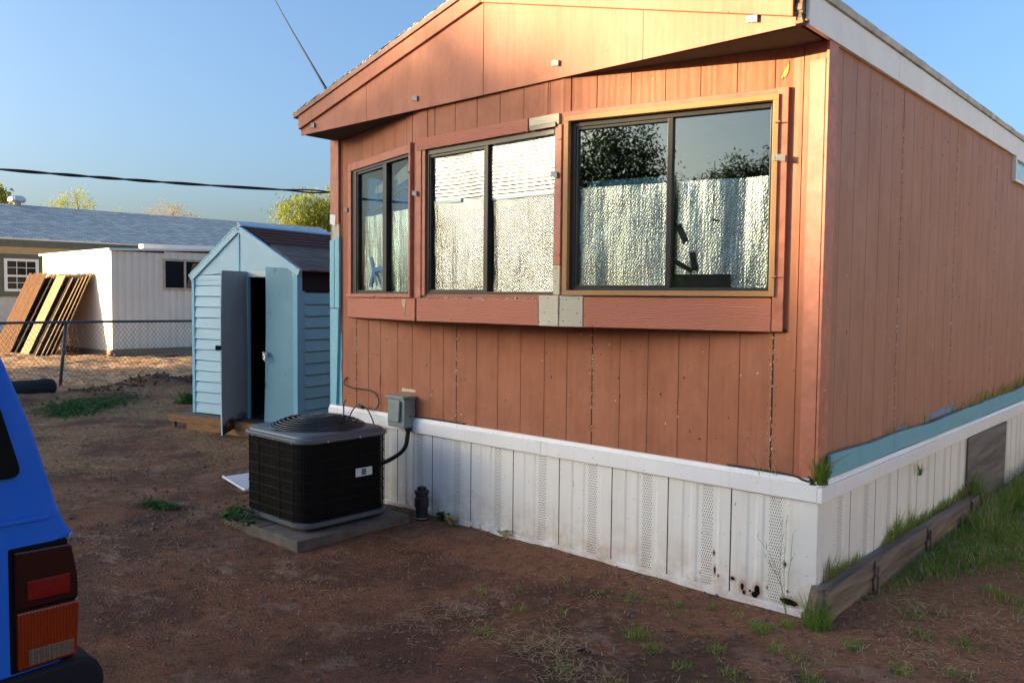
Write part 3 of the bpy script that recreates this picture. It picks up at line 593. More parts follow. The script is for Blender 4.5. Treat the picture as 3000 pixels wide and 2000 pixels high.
for i in range(len(ysd)-1): w.box(.003, ysd[i]+.002, 2.985, .026, ysd[i+1]-.002, 3.147)
w.build('fascia_board', M['white_fascia'], mh, bevel=.002)
w = MB(); n = 120
vs = []
for i in range(n+1):
    y = -.335+14.3*i/n; a = .008*nz(y*5, 0, 1, 2)
    vs += [(.0, y, 3.15), (.040, y, 3.15+a*.4), (.046, y, 3.185+a), (.0, y, 3.215+a)]
w.add(vs, [(4*i+k, 4*i+k+1, 4*i+k+5, 4*i+k+4) for i in range(n) for k in range(3)]); w.build('roof_edge', M['grey_edge'], mh)
w = MB()
for k in range(10): z = 2.99+.016*k; w.box(-.028-rnd(0, .01), -.33-rnd(0, .012), z, .004+rnd(-.006, .004), -.30, z+.0155)
w.build('rotten_end', plain('rotten_wood_end', (.17, .12, .08), .9, var=.6, scale=40), mh)
# small high window on the long side
sw = MB()
for a in ((4.27, 2.76, 5.3, 2.785), (4.27, 2.955, 5.3, 2.983), (4.27, 2.785, 4.30, 2.955), (5.27, 2.785, 5.3, 2.955)): sw.box(.001, a[0], a[1], .035, a[2], a[3])
swo = sw.build('window', M['white_paint'], mh); sw = MB(); sw.box(.008, 4.30, 2.785, .014, 5.27, 2.955); sw.build('pane', plain('frosted_green_glass', (.32, .42, .37), .15), swo)

# skirting: vinyl panels with a ribbed profile and perforated strips
def skirt(F, us, z1, perf, mh, nm):
    prev = us[0]
    for k in range(len(us)-1):
        a, b = us[k]+.004, us[k+1]-.004; L = b-a; pm = MB(); r = .0045
        c1, c2 = a+L*.30, a+L*.64
        prof = [(a, 0), (c1-.03, 0), (c1-.015, -r), (c1+.02, -r), (c1+.035, 0), (c2-.075, 0), (c2-.06, -r), (c2-.035, -r), (c2-.034, -r+.0001), (c2+.034, -r+.0001), (c2+.035, -r), (c2+.06, -r), (c2+.075, 0), (b, 0)]
        n = len(prof); mi = [1 if prof[i][0] > c2-.0345 and prof[i+1][0] < c2+.0345 else 0 for i in range(n-1)]
        for i in range(n-1): pm.add([F.p(prof[i][0], .0, .012+prof[i][1]), F.p(prof[i+1][0], .0, .012+prof[i+1][1]), F.p(prof[i+1][0], z1, .012+prof[i+1][1]), F.p(prof[i][0], z1, .012+prof[i][1])], [(0, 1, 2, 3)], mi[i])
        pm.build('skirting_panel', [M['vinyl'], M['perf']], mh, recalc=False)
fs_ = [X(q) for q in (-4.19, -3.77, -3.358, -2.947, -2.531, -2.115, -1.704, -1.281, -.875, -.468, -.062)]
skirt(FF, fs_, .66, True, mh, 'front')
ss = [.035+.412*k for k in range(34)]; FSo = Facet((.012, 0), (.012, 14)); skirt(FSo, ss, .66, True, mh, 'side')
w = MB(); w.box(-.07, -.018, 0, .024, -.006, .65); w.box(.014, -.016, 0, .026, .04, .65); w.build('skirting_corner', M['vinyl'], mh, bevel=.003)
w = MB(); w.add([(-4.22, .03, -.02), (-.02, .03, -.02), (-.02, .03, .72), (-4.22, .03, .72)], [(0, 1, 2, 3)]); w.add([(-.012, .03, -.02), (-.012, 14, -.02), (-.012, 14, .72), (-.012, .03, .72)], [(0, 1, 2, 3)]); w.add([(-4.2, .0, -.03), (-.012, .0, -.03), (-.012, .4, -.03), (-4.2, .4, -.03)], [(0, 1, 2, 3)]); w.build('crawl_space_dark_sheet', M['dark'], mh)  # near-black sheets stand in for the shade under the floor
w = MB()
for q in fs_: FF.box(w, q-.003, q+.003, .03, .64, .003, .011)
kind(w.build('skirting_seam', M['seam'], mh), 'stuff')
w = MB(); w.box(-4.19, -.034, -.01, -2.42, -.02, .036); w.box(-2.405, -.036, -.015, -.04, -.02, .034); w.build('skirting_track', M['vinyl_band'], mh, bevel=.003)
w = MB(); w.box(-4.262, -.032, .618, -3.34, -.016, .706); w.box(-3.335, -.035, .619, -1.852, -.016, .708); w.box(-1.848, -.037, .619, .024, -.016, .707); w.box(.024, -.037, .618, .050, 14, .700); w.build('skirting_band', M['vinyl_band'], mh, bevel=.004)
w = MB()
for a, b, j in ((-4.256, -2.672, 0), (-2.668, -.02, .002)): w.prism([(a, -.030-j, .708), (a, -.016, .708), (a, -.002, .736), (a, -.020-j, .736)], (b-a, 0, 0))
w.prism([(.020, -.03, .702), (.044, -.03, .702), (.034, -.03, .728), (.006, -.03, .728)], (0, 14, 0)); w.build('skirting_lip', M['vinyl_band'], mh, bevel=.003)
# warped blue board along the long wall
def wob(y): return .022*nz(y, 1, 1.1, 11)
segs_ = [(.07, 1.135), (1.14, 3.60), (3.45, 5.4), (5.3, 9.0)]
for k, (a, b) in enumerate(segs_):
    w = MB(); n = 16; vs = []
    for i in range(n+1):
        y = a+(b-a)*i/n; t = .850+wob(y)+(.012 if k == 2 else 0); o = max(.030, .040+.018*nz(y, 3, .9, 12)+(-.006 if k == 2 else 0))
        bt = .738
        vs += [(o-.016, y, bt), (o, y, bt), (o, y, t), (o-.016, y, t)]
    w.add(vs, [(4*i+q, 4*i+(q+1) % 4, 4*i+4+(q+1) % 4, 4*i+4+q) for i in range(n) for q in range(4)]+[(0, 1, 2, 3), (4*n, 4*n+1, 4*n+2, 4*n+3)]); w.build('bottom_board', M['blue_board'], mh)
M['smear'] = plain('blue_paint_smear', (.16, .25, .40), .6)
for (y, l, h) in [(1.9, .5, .06), (2.35, .3, .075), (1.25, .2, .03)]:
    w = MB(); w.prism([(.0015, y, .85), (.0015, y+l, .85), (.0015, y+l*.9, .85+h*.7), (.0015, y+l*.75, .85+h), (.0015, y+l*.55, .85+h*.4), (.0015, y+l*.35, .85+h*.75), (.0015, y+l*.15, .85+h*.3)], (.002, 0, 0)); w.build('paint_smear', M['smear'], mh)
w = MB(); w.hexa([(.034, 2.93, .02), (.046, 2.93, .02), (.046, 4.24, .02), (.034, 4.24, .02), (.028, 2.95, .605), (.040, 2.95, .605), (.040, 4.29, .60), (.028, 4.29, .60)]); w.build('access_panel', M['old_ply'], mh, bevel=.003)

# ------------------------------------------------------------------ boxes, cords and pipes on the front wall
eb = thing('disconnect_box', (-3.245, -.01, .66), 'grey green electrical disconnect box mounted on the wall above the skirting', 'electrical box')
w = MB(); w.box(-3.345, -.125, .66, -3.145, -.012, .885); w.build('case', M['teal_paint'], eb, bevel=.006)
w = MB(); w.prism([(-3.356, -.145, .885), (-3.134, -.145, .885), (-3.134, -.012, .885), (-3.356, -.012, .885)], (0, 0, .02)); w.build('hood', M['teal_paint'], eb, bevel=.004)
w = MB(); w.prism([(-3.333, -.127, .700), (-3.19, -.127, .700), (-3.19, -.127, .868), (-3.333, -.127, .868)], (0, -.008, 0)); w.prism([(-3.20, -.135, .868), (-3.178, -.135, .868), (-3.188, -.135, .72), (-3.198, -.135, .70)], (0, -.014, 0)); w.build('cover', M['teal_paint'], eb, bevel=.003)
w = MB()
for k in range(3): w.box(-3.318, -.1362, .838-k*.014, -3.24, -.1352, .842-k*.014)
w.build('embossed_lines', plain('embossed_grey', (.19, .24, .23), .5), eb)
def curve(pts, n=8):
    pts = [Vector(p) for p in pts]; out = []
    for i in range(len(pts)-1):
        p0, p1, p2, p3 = pts[max(i-1, 0)], pts[i], pts[i+1], pts[min(i+2, len(pts)-1)]
        for k in range(n):
            t = k/n; out.append(.5*((2*p1)+(p2-p0)*t+(2*p0-5*p1+4*p2-p3)*t*t+(3*p1-p0-3*p2+p3)*t**3))
    return out+[pts[-1]]
w = MB(); w.tube(curve([(-3.17, -.06, .67), (-3.175, -.065, .60), (-3.19, -.08, .50), (-3.27, -.12, .42), (-3.36, -.20, .36), (-3.42, -.30, .315), (-3.44, -.40, .30)]), .017, 10)
w.tube([(-3.17, -.06, .655), (-3.172, -.062, .63)], .026, 10)
tag(w.build('power_conduit', M['black'], smooth=True, loc=(-3.3, -.2, .3)), 'thick black conduit curving from the wall box down to the air conditioner', 'conduit')
w = MB(); w.tube(curve([(-3.14, -.06, .745), (-3.16, -.07, .745), (-3.178, -.075, .72), (-3.185, -.08, .66)]), .008, 8); w.tube(curve([(-3.13, -.03, .742), (-2.9, -.008, .744), (-2.6, -.006, .742)]), .006, 6)
tag(w.build('cable', M['black'], smooth=True, loc=(-3.14, -.06, .74)), 'thin black cable running along the top of the white skirting band', 'cable')
w = MB(); w.tube(curve([(-4.03, -.004, .985), (-4.05, -.02, .955), (-4.03, -.025, .92), (-3.93, -.02, .905), (-3.83, -.02, .905), (-3.70, -.02, .90), (-3.62, -.02, .875), (-3.585, -.02, .82), (-3.59, -.03, .775), (-3.62, -.035, .758)]), .0055, 6)
tag(w.build('cable', M['black'], smooth=True, loc=(-3.9, -.02, .9)), 'loose black cable looping out of a hole in the terracotta wall', 'cable')
w = MB(); w.tube(curve([(-3.985, -.05, .80), (-4.0, -.06, .77), (-3.99, -.07, .70), (-3.95, -.10, .63), (-3.90, -.09, .65), (-3.86, -.08, .72), (-3.82, -.07, .765), (-3.775, -.065, .768), (-3.68, -.07, .755), (-3.60, -.08, .69), (-3.53, -.10, .60), (-3.50, -.12, .48), (-3.47, -.14, .39), (-3.42, -.16, .365), (-3.34, -.17, .37), (-3.28, -.15, .39)]), .0055, 6)
w.tube([(-3.79, -.066, .772), (-3.72, -.070, .760)], .014, 8); tag(w.build('cable', M['black'], smooth=True, loc=(-3.7, -.07, .7)), 'black cable with a coupler hanging over the white band behind the air conditioner', 'cable')
w = MB(); w.tube(curve([(-.02, -.045, .728), (-.06, -.04, .733), (-.1, -.03, .742), (-.25, -.012, .744), (-.5, -.008, .742)]), .006, 6); w.tube(curve([(-.02, -.045, .728), (-.012, -.04, .742), (-.03, -.03, .75)]), .005, 6)
tag(w.build('cable', M['black'], smooth=True, loc=(-.1, -.03, .74)), 'short black cable curled on the band at the building corner', 'cable')
pp = thing('cleanout_pipe', (-2.90, -.16, 0), 'short black drain cleanout pipe standing beside the concrete pad', 'pipe')
w = MB(); w.lathe((-2.90, -.16, 0), [(.052, -.02), (.052, .045), (.046, .047), (.046, .10), (.053, .102), (.053, .175), (.046, .18), (.046, .20), (.055, .202), (.055, .225), (.04, .23)], 20); w.build('pipe', M['black'], pp, smooth=False, bevel=.002)
w = MB(); w.box(-2.925, -.185, .228, -2.875, -.135, .255); w.build('cap', M['black'], pp, bevel=.004)
w = MB(); w.lathe((-2.90, -.16, .022), [(.0535, 0), (.0535, .007)], 20); w.build('ring', M['chrome'], pp)

# ------------------------------------------------------------------ air conditioner
pad = MB(); pad.box(-3.87, -1.23, -.03, -3.39, -.28, .068); pad.box(-3.386, -1.235, -.03, -2.905, -.275, .066)
tag(pad.build('concrete_pad', M['concrete'], bevel=.006, loc=(-3.39, -.76, 0)), 'square concrete slab on the dirt under the air conditioner', 'concrete pad')
ac = thing('air_conditioner', (-3.39, -.755, .07), 'square black and grey air conditioning condenser with a round fan grille on top', 'air conditioner')
AX0, AX1, AY0, AY1 = -3.785, -2.995, -1.13, -.375
def rrect(x0, x1, y0, y1, r, n=6):
    out = []
    for cx, cy, a0 in ((x1-r, y0+r, -90), (x1-r, y1-r, 0), (x0+r, y1-r, 90), (x0+r, y0+r, 180)):
        for k in range(n+1): a = R(a0+90*k/n); out.append((cx+r*math.cos(a), cy+r*math.sin(a)))
    return out
def loft(mb, rings):
    n = len(rings[0]); vs = [v for g in rings for v in g]; fs = [(i*n+k, i*n+(k+1) % n, (i+1)*n+(k+1) % n, (i+1)*n+k) for i in range(len(rings)-1) for k in range(n)]
    fs += [tuple(reversed(range(n))), tuple(range((len(rings)-1)*n, len(rings)*n))]; return mb.add(vs, fs)
def RR(ins, z, r): return [(x, y, z) for x, y in rrect(AX0+ins, AX1-ins, AY0+ins, AY1-ins, r)]
w = MB(); loft(w, [RR(.0, .095, .12), RR(-.004, .10, .12), RR(-.004, .128, .12), RR(.006, .130, .12)]); w.build('base', M['ac_grey'], ac, smooth=False)
w = MB()
for x in (AX0+.1, AX1-.1):
    for y in (AY0+.1, AY1-.1): w.box(x-.03, y-.03, .066, x+.03, y+.03, .096)
w.build('foot', M['black'], ac)
w = MB(); loft(w, [RR(.022, .13, .11), RR(.022, .68, .11)]); w.build('coil', M['ac_black'], ac)
def perim(ins, r, step):
    pl = rrect(AX0+ins, AX1-ins, AY0+ins, AY1-ins, r, 10); pl.append(pl[0]); out = []; acc = 0
    for i in range(len(pl)-1):
        a, b = Vector(pl[i]), Vector(pl[i+1]); L = (b-a).length; t = -acc
        while t+step <= L+1e-6 if t < 0 else t <= L:
            if t >= 0: out.append((a+(b-a)*(t/L) if L else a, (b-a).normalized()))
            t += step
        acc = L-(t-step) if t > 0 else acc+L
    return out
w = MB(); w2 = MB()
for i, (q, d) in enumerate(perim(.008, .118, .0165)):
    n_ = Vector((d.y, -d.x)); p = q; w.bar((p.x, p.y, .13), (p.x, p.y, .67), .004, .004, (d.x, d.y, 0))
kind(w.build('louver_slats', M['ac_slat'], ac), 'stuff')
w = MB()
for k in range(7): z = .19+k*.072; pl = rrect(AX0+.004, AX1-.004, AY0+.004, AY1-.004, .12); pl.append(pl[0]); w.tube([(x, y, z) for x, y in pl], .0028, 4, False)
for q, d in perim(.002, .12, .27): w.tube([(q.x, q.y, .12), (q.x, q.y, .70)], .0032, 5)
w.build('wire_guard', plain('wire_guard_grey', (.007, .007, .008), .6, spec=.2), ac)
w = MB(); loft(w, [RR(.0, .665, .12), RR(-.012, .672, .125), RR(-.012, .695, .125), RR(-.004, .700, .12), RR(.010, .702, .115), RR(.016, .716, .11), RR(.028, .722, .10), RR(.040, .724, .09), RR(.055, .730, .09)]); w.build('lid', M['ac_grey'], ac, smooth=False, bevel=.003)
cx, cy = -3.375, -.75
w = MB()
def fz(r): return .736+.066*(1-(r/.335)**3)
for r in [.335, .317, .297, .273, .246, .214, .178, .145]: w.tube([(cx+r*math.cos(a), cy+r*math.sin(a), fz(r)) for a in [2*math.pi*k/48 for k in range(49)]], .0052, 6, False)
for k in range(6):
    a = k*math.pi/3+.5; w.tube([(cx+r*math.cos(a), cy+r*math.sin(a), fz(r)-.006) for r in (.10, .18, .235, .28, .31, .335, .35)], .0045, 5)
w.build('fan_grille', plain('grille_wire', (.035, .042, .048), .35), ac, smooth=True)
w = MB(); w.lathe((cx, cy, 0), [(.124, .796), (.124, .803), (.11, .806)], 28); w.lathe((cx, cy, 0), [(.06, .8061), (.06, .810)], 20); w.build('fan_cap', M['ac_wire'], ac)
w = MB(); w.lathe((cx, cy, 0), [(.056, .8102), (.054, .813)], 20)
for k in range(4): a = k*1.57+.4; w.lathe((cx+.04*math.cos(a), cy+.04*math.sin(a), .813), [(.005, 0), (.005, .005)], 8)
w.build('motor_plate', plain('grey_motor_plate', (.11, .11, .10), .5), ac)
w = MB(); w.lathe((cx, cy, 0), [(.325, .7305), (.325, .7320)], 36); w.build('fan_opening', M['dark'], ac)  # near-black disc painted as the shaded fan well
w = MB()
for k in range(5):
    a = k*2*math.pi/5; w.hexa([(cx+r*math.cos(a+o), cy+r*math.sin(a+o), z) for z in (.734, .738) for r, o in ((.05, 0), (.29, -.1), (.29, .45), (.05, .5))])
w.build('fan_blades', M['ac_black'], ac)
w = MB()
for q, d in perim(-.006, .125, .27): w.lathe((q.x+d.y*.006, q.y-d.x*.006, .672), [(.006, 0), (.006, .012)], 8)
w.build('screws', M['chrome'], ac)
w = MB(); w.box(AX1-.001, -.70, .395, AX1+.006, -.555, .455); bd = w.build('name_badge', M['white_label'], ac, bevel=.002)
w = MB(); w.box(AX1+.0062, -.650, .405, AX1+.0085, -.612, .447); w.build('emblem', M['dark_green'], bd)
w = MB()
for k in range(2):
    for j in range(2): w.box(AX1+.0087, -.646+j*.018, .411+k*.018, AX1+.0092, -.633+j*.018, .424+k*.018)
w.build('emblem_letters', plain('grey_green_print', (.16, .26, .25), .5), bd)

# white metal sheet lying on the ground
w = MB(); w.add([(-5.20, -.49, .020), (-4.60, -.62, .015), (-4.55, -.30, .015), (-5.12, -.12, .03), (-5.20, -.49, .032), (-4.60, -.62, .027), (-4.55, -.30, .027), (-5.12, -.12, .045)], [(0, 3, 2, 1), (4, 5, 6, 7), (0, 1, 5, 4), (1, 2, 6, 5), (2, 3, 7, 6), (3, 0, 4, 7)])
w.tube([(-5.22, -.50, .028), (-4.60, -.63, .025)], .012, 6); tag(w.build('metal_sheet', M['pvc_white'], loc=(-5, -.3, 0)), 'bent white metal sheet lying on the dirt behind the air conditioner', 'metal sheet')

# ------------------------------------------------------------------ blue tool shed
SO = Vector((-8.391, .836, 0)); SD = Vector((1.761, .353, 0)).normalized(); SN = Vector((SD.y, -SD.x, 0))
ts = thing('tool_shed', SO+SD*.9, 'pale blue metal garden shed with doors hanging open and a brown ribbed roof', 'shed')
class Fr:  # front frame: u along front, o outward (towards the viewer side), z
    pass
SF = Facet((SO.x, SO.y), tuple((SO+SD*1.796)[:2]))
def laps(mb, F, u0, u1, z0, z1, hgt, o=0, dep=.016):
    n = max(1, round((z1-z0)/hgt)); hh = (z1-z0)/n
    for k in range(n):
        a = z0+k*hh; b = a+hh
        g_ = .013 if hh > .1 else .006; mb.add([F.p(u, z, o+q) for z, q in ((a, -.016), (a, dep), (b-g_, .002), (b-g_, -.016), (b, -.016)) for u in (u0, u1)], [(0, 1, 3, 2), (2, 3, 5, 4), (4, 5, 7, 6), (6, 7, 9, 8)])
w = MB(); laps(w, SF, .03, 1.0, .18, 1.80, .1345); laps(w, SF, .0, .98, 1.80, 1.93, .065, 0, .008); w.build('front_wall', M['shed_blue'], ts)
SS = Facet(tuple((SO+SD*1.796)[:2]), tuple((SO+SD*1.796-SN*2.6)[:2]))
w = MB(); laps(w, SS, .14, 2.6, .18, 1.72, .1345, .0, .018); w.build('side_wall', M['shed_blue_side'], ts)
w = MB(); SB = Facet(tuple((SO-SN*2.6)[:2]), tuple(SO[:2])); laps(w, SB, 0, 2.6, .18, 1.93, .1345); w.build('side_wall', M['shed_blue_side'], ts)
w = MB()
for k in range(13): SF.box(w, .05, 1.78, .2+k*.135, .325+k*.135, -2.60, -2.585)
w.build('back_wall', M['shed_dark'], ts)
w = MB(); SF.box(w, .04, .05, .17, 1.92, -2.58, -.05); SF.box(w, 1.745, 1.755, .17, 1.96, -2.58, -.05); SF.box(w, .04, .99, .17, 1.93, -.06, -.05); SF.box(w, .05, 1.76, .170, .178, -2.58, -.02); SF.box(w, .05, 1.76, 1.97, 1.975, -2.58, -.02); w.build('dark_lining', M['shed_dark'], ts)  # added lining, painted near-black so the shed looks unlit inside
w = MB(); SF.box(w, -.02, .03, .17, 1.93, -.05, .022); w.build('corner_post', M['shed_trim'], ts, bevel=.004)
w = MB(); SF.box(w, 1.77, 1.84, .17, 1.98, -.06, .020); w.build('corner_post', M['shed_trim'], ts, bevel=.004)
w = MB(); SS.box(w, .045, .14, .17, 1.95, -.02, .014); w.build('corner_post', M['shed_trim'], ts, bevel=.004)
w = MB(); SF.box(w, .97, 1.005, .17, 1.96, -.03, .018); w.build('door_post', M['shed_trim'], ts, bevel=.004)
w = MB(); SF.box(w, 1.005, 1.77, 1.90, 1.965, -.02, .012); w.build('door_header', plain('cream_header', (.62, .66, .66), .5), ts)
gp = [(-.03, 1.925), (1.86, 1.985), (.845, 2.515)]
w = MB(); SF.poly(w, gp, -.01, .006); w.build('gable', M['shed_blue'], ts)
w = MB(); SF.box(w, .835, .86, 1.97, 2.48, .006, .016); w.build('gable_batten', M['shed_trim'], ts)
for a, b in (((-.06, 1.915), (.845, 2.53)), ((.845, 2.53), (1.89, 1.975))):
    w = MB(); d = (Vector(b)-Vector(a)).normalized(); q = Vector((-d.y, d.x))*.075; SF.poly(w, [a, b, (b[0]-q.x, b[1]-q.y), (a[0]-q.x, a[1]-q.y)], -.02, .028); w.build('rake_trim', M['shed_blue'], ts, bevel=.003)
# roof: left slope plain, right slope brown ribs over weathered boards
w = MB(); w.hexa([SF.p(-.07, 1.905, .03), SF.p(-.07, 1.905, -2.7), SF.p(.845, 2.53, -2.7), SF.p(.845, 2.53, .03), SF.p(-.07, 1.93, .03), SF.p(-.07, 1.93, -2.7), SF.p(.845, 2.555, -2.7), SF.p(.845, 2.555, .03)]); w.build('roof', M['shed_blue_side'], ts)
def rs(t): return (.845+t*1.045, 2.53-t*.555)
w = MB(); nrib = 6; prof = []
for k in range(nrib):
    for dt, dz in ((0, .0), (.30, 0), (.40, .040), (.75, .040), (.85, .0)): t = .03+(k+dt)*.47/nrib; u, z = rs(t); prof.append((u, z-.012+dz*.8))
n = len(prof); w.add([SF.p(u, z, -.02) for u, z in prof]+[SF.p(u, z, -2.7) for u, z in prof], [(i, i+1, i+1+n, i+n) for i in range(n-1)]); w.build('ribbed_roofing', M['brown_metal'], ts)
w = MB(); a, b = rs(0), rs(.06); w.hexa([SF.p(a[0]-.05, a[1]-.01, .03), SF.p(a[0]-.05, a[1]-.01, -2.7), SF.p(b[0], b[1]+.02, -2.7), SF.p(b[0], b[1]+.02, .03), SF.p(a[0], a[1]+.035, .03), SF.p(a[0], a[1]+.035, -2.7), SF.p(b[0], b[1]+.035, -2.7), SF.p(b[0], b[1]+.035, .03)]); w.build('ridge_cap', M['shed_blue'], ts)
w = MB(); a, b = rs(.50), rs(1.02); w.hexa([SF.p(a[0], a[1]+.0, -.02), SF.p(a[0], a[1], -2.7), SF.p(b[0], b[1], -2.7), SF.p(b[0], b[1], -.02), SF.p(a[0], a[1]+.025, -.02), SF.p(a[0], a[1]+.025, -2.7), SF.p(b[0], b[1]+.02, -2.7), SF.p(b[0], b[1]+.02, -.02)]); w.build('roof_board', M['dark_ply'], ts)
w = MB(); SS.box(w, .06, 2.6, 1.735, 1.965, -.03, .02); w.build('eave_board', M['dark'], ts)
# doors
def leaf(name, hu, ang, wdt, zb, zt, mats, drop=(0, 0), lean=0):
    h = SO+SD*hu+SN*.015; a = R(ang); d = (SD if ang < 90.1 and hu > 1.5 else SD)
    d = (SD*math.cos(a)+SN*math.sin(a)); nn = Vector((d.y, -d.x, 0)); w = MB()
    nu, nv = 6, 10; th = .022
    for side in (0, 1):
        vs = []
        for j in range(nv+1):
            for i in range(nu+1):
                u = wdt*i/nu*(1-lean*(1-j/nv)); z = zb+drop[0]*(i/nu)+(zt+drop[1]*(i/nu)-zb-drop[0]*(i/nu))*j/nv; bow = .018*math.sin(3.1*j/nv)*(i/nu)+.010*nz(u*3, z, 1, 3)
                q = h+d*u+nn*((th if side else 0)+bow); vs.append((q.x, q.y, z))
        w.add(vs, [(j*(nu+1)+i, j*(nu+1)+i+1, (j+1)*(nu+1)+i+1, (j+1)*(nu+1)+i) for j in range(nv) for i in range(nu)], side)
    m = (nu+1)*(nv+1)
    ring = [i for i in range(nu+1)]+[j*(nu+1)+nu for j in range(1, nv+1)]+[nv*(nu+1)+i for i in range(nu-1, -1, -1)]+[j*(nu+1) for j in range(nv-1, 0, -1)]
    w.f += [(ring[k], ring[(k+1) % len(ring)], ring[(k+1) % len(ring)]+m, ring[k]+m) for k in range(len(ring))]; w.mi += [2]*len(ring)
    return w.build(name, mats, ts), h, d, nn
dl, h, d, nn = leaf('door', 1.0, 84, .42, .165, 1.965, [M['shed_inner'], M['shed_inner'], M['shed_blue']], (-.14, .0))
dl['label'] = 'left door swung wide open showing its grey rusted inner face'
w = MB(); q = h+d*.43; w.bar((q+nn*.01)+Vector((0, 0, 1.06)), (q+d*.085+nn*.01-SD*.0)+Vector((0, 0, 1.065)), .012, .055); w.build('handle', M['black'], dl, bevel=.003)
dr, h, d, nn = leaf('door', 1.77, 180-8, .40, .12, 1.995, [M['shed_door'], M['shed_door'], M['shed_blue']], (-.02, .02), -.09)
dr['label'] = 'right door standing ajar with rust streaks'
w = MB(); q = h+d*.40+Vector((0, 0, .985)); w.bar(q-SN*.0+SN*.03-SD*.02, q+SN*.03+SD*.05, .02, .05); w.tube([q+SN*.05+SD*.02+Vector((0, 0, .0)), q+SN*.055+SD*.05+Vector((0, 0, -.05)), q+SN*.05+SD*.04+Vector((0, 0, -.08)), q+SN*.05+SD*.01+Vector((0, 0, -.04))], .009, 8); w.build('handle', M['chrome'], dr)
# timber base
tb = thing('wooden_platform', SO+SD*.8+SN*.1, 'rough lumber platform on short posts under the blue shed', 'platform')
w = MB(); SF.box(w, -.12, 2.0, .135, .165, -2.5, .20); w.build('deck', M['dark_ply'], tb)
w = MB(); SF.box(w, -.20, 2.1, .075, .165, .205, .245); w.build('joist', M['lumber'], tb, bevel=.004)
w = MB(); SF.box(w, .15, 2.1, -.03, .072, .21, .25); w.build('joist', M['lumber'], tb, bevel=.004)
w = MB(); SF.box(w, -.19, -.14, -.05, .08, .17, .203); w.build('post', M['dark_ply'], tb)

# ------------------------------------------------------------------ chain link fence, log
XF = -14.5
cf = thing('chain_link_fence', (XF, 1.4, 0), 'dark chain link fence with a round top rail between the yards', 'fence')
w = MB(); w.tube([(XF, y, 1.160+.006*math.sin(y)) for y in [-7+.7*i for i in range(28)]], .024, 8); w.build('rail', M['fence_metal'], cf, smooth=True)
for y, ln in ((-4.9, 0), (-1.7, .02), (1.32, .125), (4.5, 0), (7.7, 0), (10.9, 0)):
    w = MB(); w.tube([(XF, y, -.1), (XF, y+ln, 1.15)], .030, 8); w.build('post', M['fence_metal'], cf, smooth=True)
w = MB(); dy = .080; H = 1.13
k = -7.0-H
while k < 12:
    for sgn in (1, -1):
        a, b = (k, .02), (k+H*.75, H+.02)
        if sgn < 0: a, b = (k+H*.75, .02), (k, H+.02)
        w.tube([(XF+.026*1, a[0], a[1]), (XF+.026, b[0], b[1])], .0026, 3, False)
    k += dy
w.build('wire_mesh', plain('dull_fence_wire', (.10, .10, .105), .6, .3), cf)
w = MB(); w.tube(curve([(-13.0, -1.5, .12), (-13.05, -.6, .13), (-13.15, .1, .13), (-13.22, .62, .12), (-13.25, .80, .12)], 4), [.14]*12+[.15, .15, .145, .13, .10][:5], 12)
for i, v in enumerate(w.v): w.v[i] = tuple(Vector(v)+Vector((nz(v[1], v[2], 5, 1), 0, nz(v[1], v[0], 5, 2)))*.012)
tag(w.build('log', M['bark'], smooth=True, loc=(-13.1, -.3, 0)), 'dark fallen log lying at the foot of the chain link fence', 'log')

# ------------------------------------------------------------------ white shed next door, leaning fence panels
BX, BY = -21.25, 4.975
ws = thing('storage_shed', (-23.5, 7, .15), 'white flat roofed storage shed with corrugated walls and one small window next door', 'shed')
BF = Facet((-26.4, BY), (BX, BY)); BS = Facet((BX, BY), (BX, 11))
def corr(mb, F, u0, u1, z0, z1, pitch, dp, dz=0):
    prof = []; u = u0
    while u < u1-pitch: prof += [(u, 0), (u+pitch*.45, 0), (u+pitch*.6, -dp), (u+pitch*.85, -dp)]; u += pitch
    prof.append((u1, 0)); n = len(prof); mb.add([F.p(a, z0, o) for a, o in prof]+[F.p(a, z1+dz*(a-u0), o) for a, o in prof], [(i, i+1, i+1+n, i+n) for i in range(n-1)])
w = MB(); corr(w, BF, 0, 5.15, .16, 2.90, .15, .008); w.build('wall', M['white_corr'], ws)
w = MB(); corr(w, BS, 0, 1.45, .20, 2.87, .20, .04); corr(w, BS, 2.62, 6, .20, 2.92, .20, .04); corr(w, BS, 1.45, 2.62, .20, 1.87, .20, .04); corr(w, BS, 1.45, 2.62, 2.70, 2.92, .22, .022); w.build('wall', M['white_corr'], ws)
w = MB(); w.box(-26.35, BY+.1, .2, -26.3, 11, 2.9); w.box(-26.3, 10.9, .2, BX, 11, 2.9); w.build('wall', M['white_corr'], ws)
w = MB(); w.hexa([(-26.5, BY-.08, 2.87), (BX+.07, BY-.08, 2.875), (BX+.07, 11, 3.12), (-26.5, 11, 3.10), (-26.5, BY-.08, 2.93), (BX+.07, BY-.08, 2.935), (BX+.07, 11, 3.18), (-26.5, 11, 3.16)]); w.build('roof', M['white_paint'], ws)
w = MB(); w.hexa([(-24.2, 7.0, 3.13), (-23.9, 7.0, 3.13), (-23.9, 11, 3.25), (-24.2, 11, 3.25), (-24.2, 7.0, 3.27), (-23.9, 7.0, 3.27), (-23.9, 11, 3.36), (-24.2, 11, 3.36)]); w.build('roof_ledge', M['white_corr'], ws)
f = MB()
for a in ((1.42, 2.67, 1.84, 1.90), (1.42, 2.67, 2.66, 2.72), (1.42, 1.47, 1.90, 2.66), (2.61, 2.67, 1.90, 2.66), (2.02, 2.08, 1.90, 2.66)): BS.box(f, *a[:2], *a[2:], -.02, .03)
fo = f.build('window', M['tan_frame'], ws); 
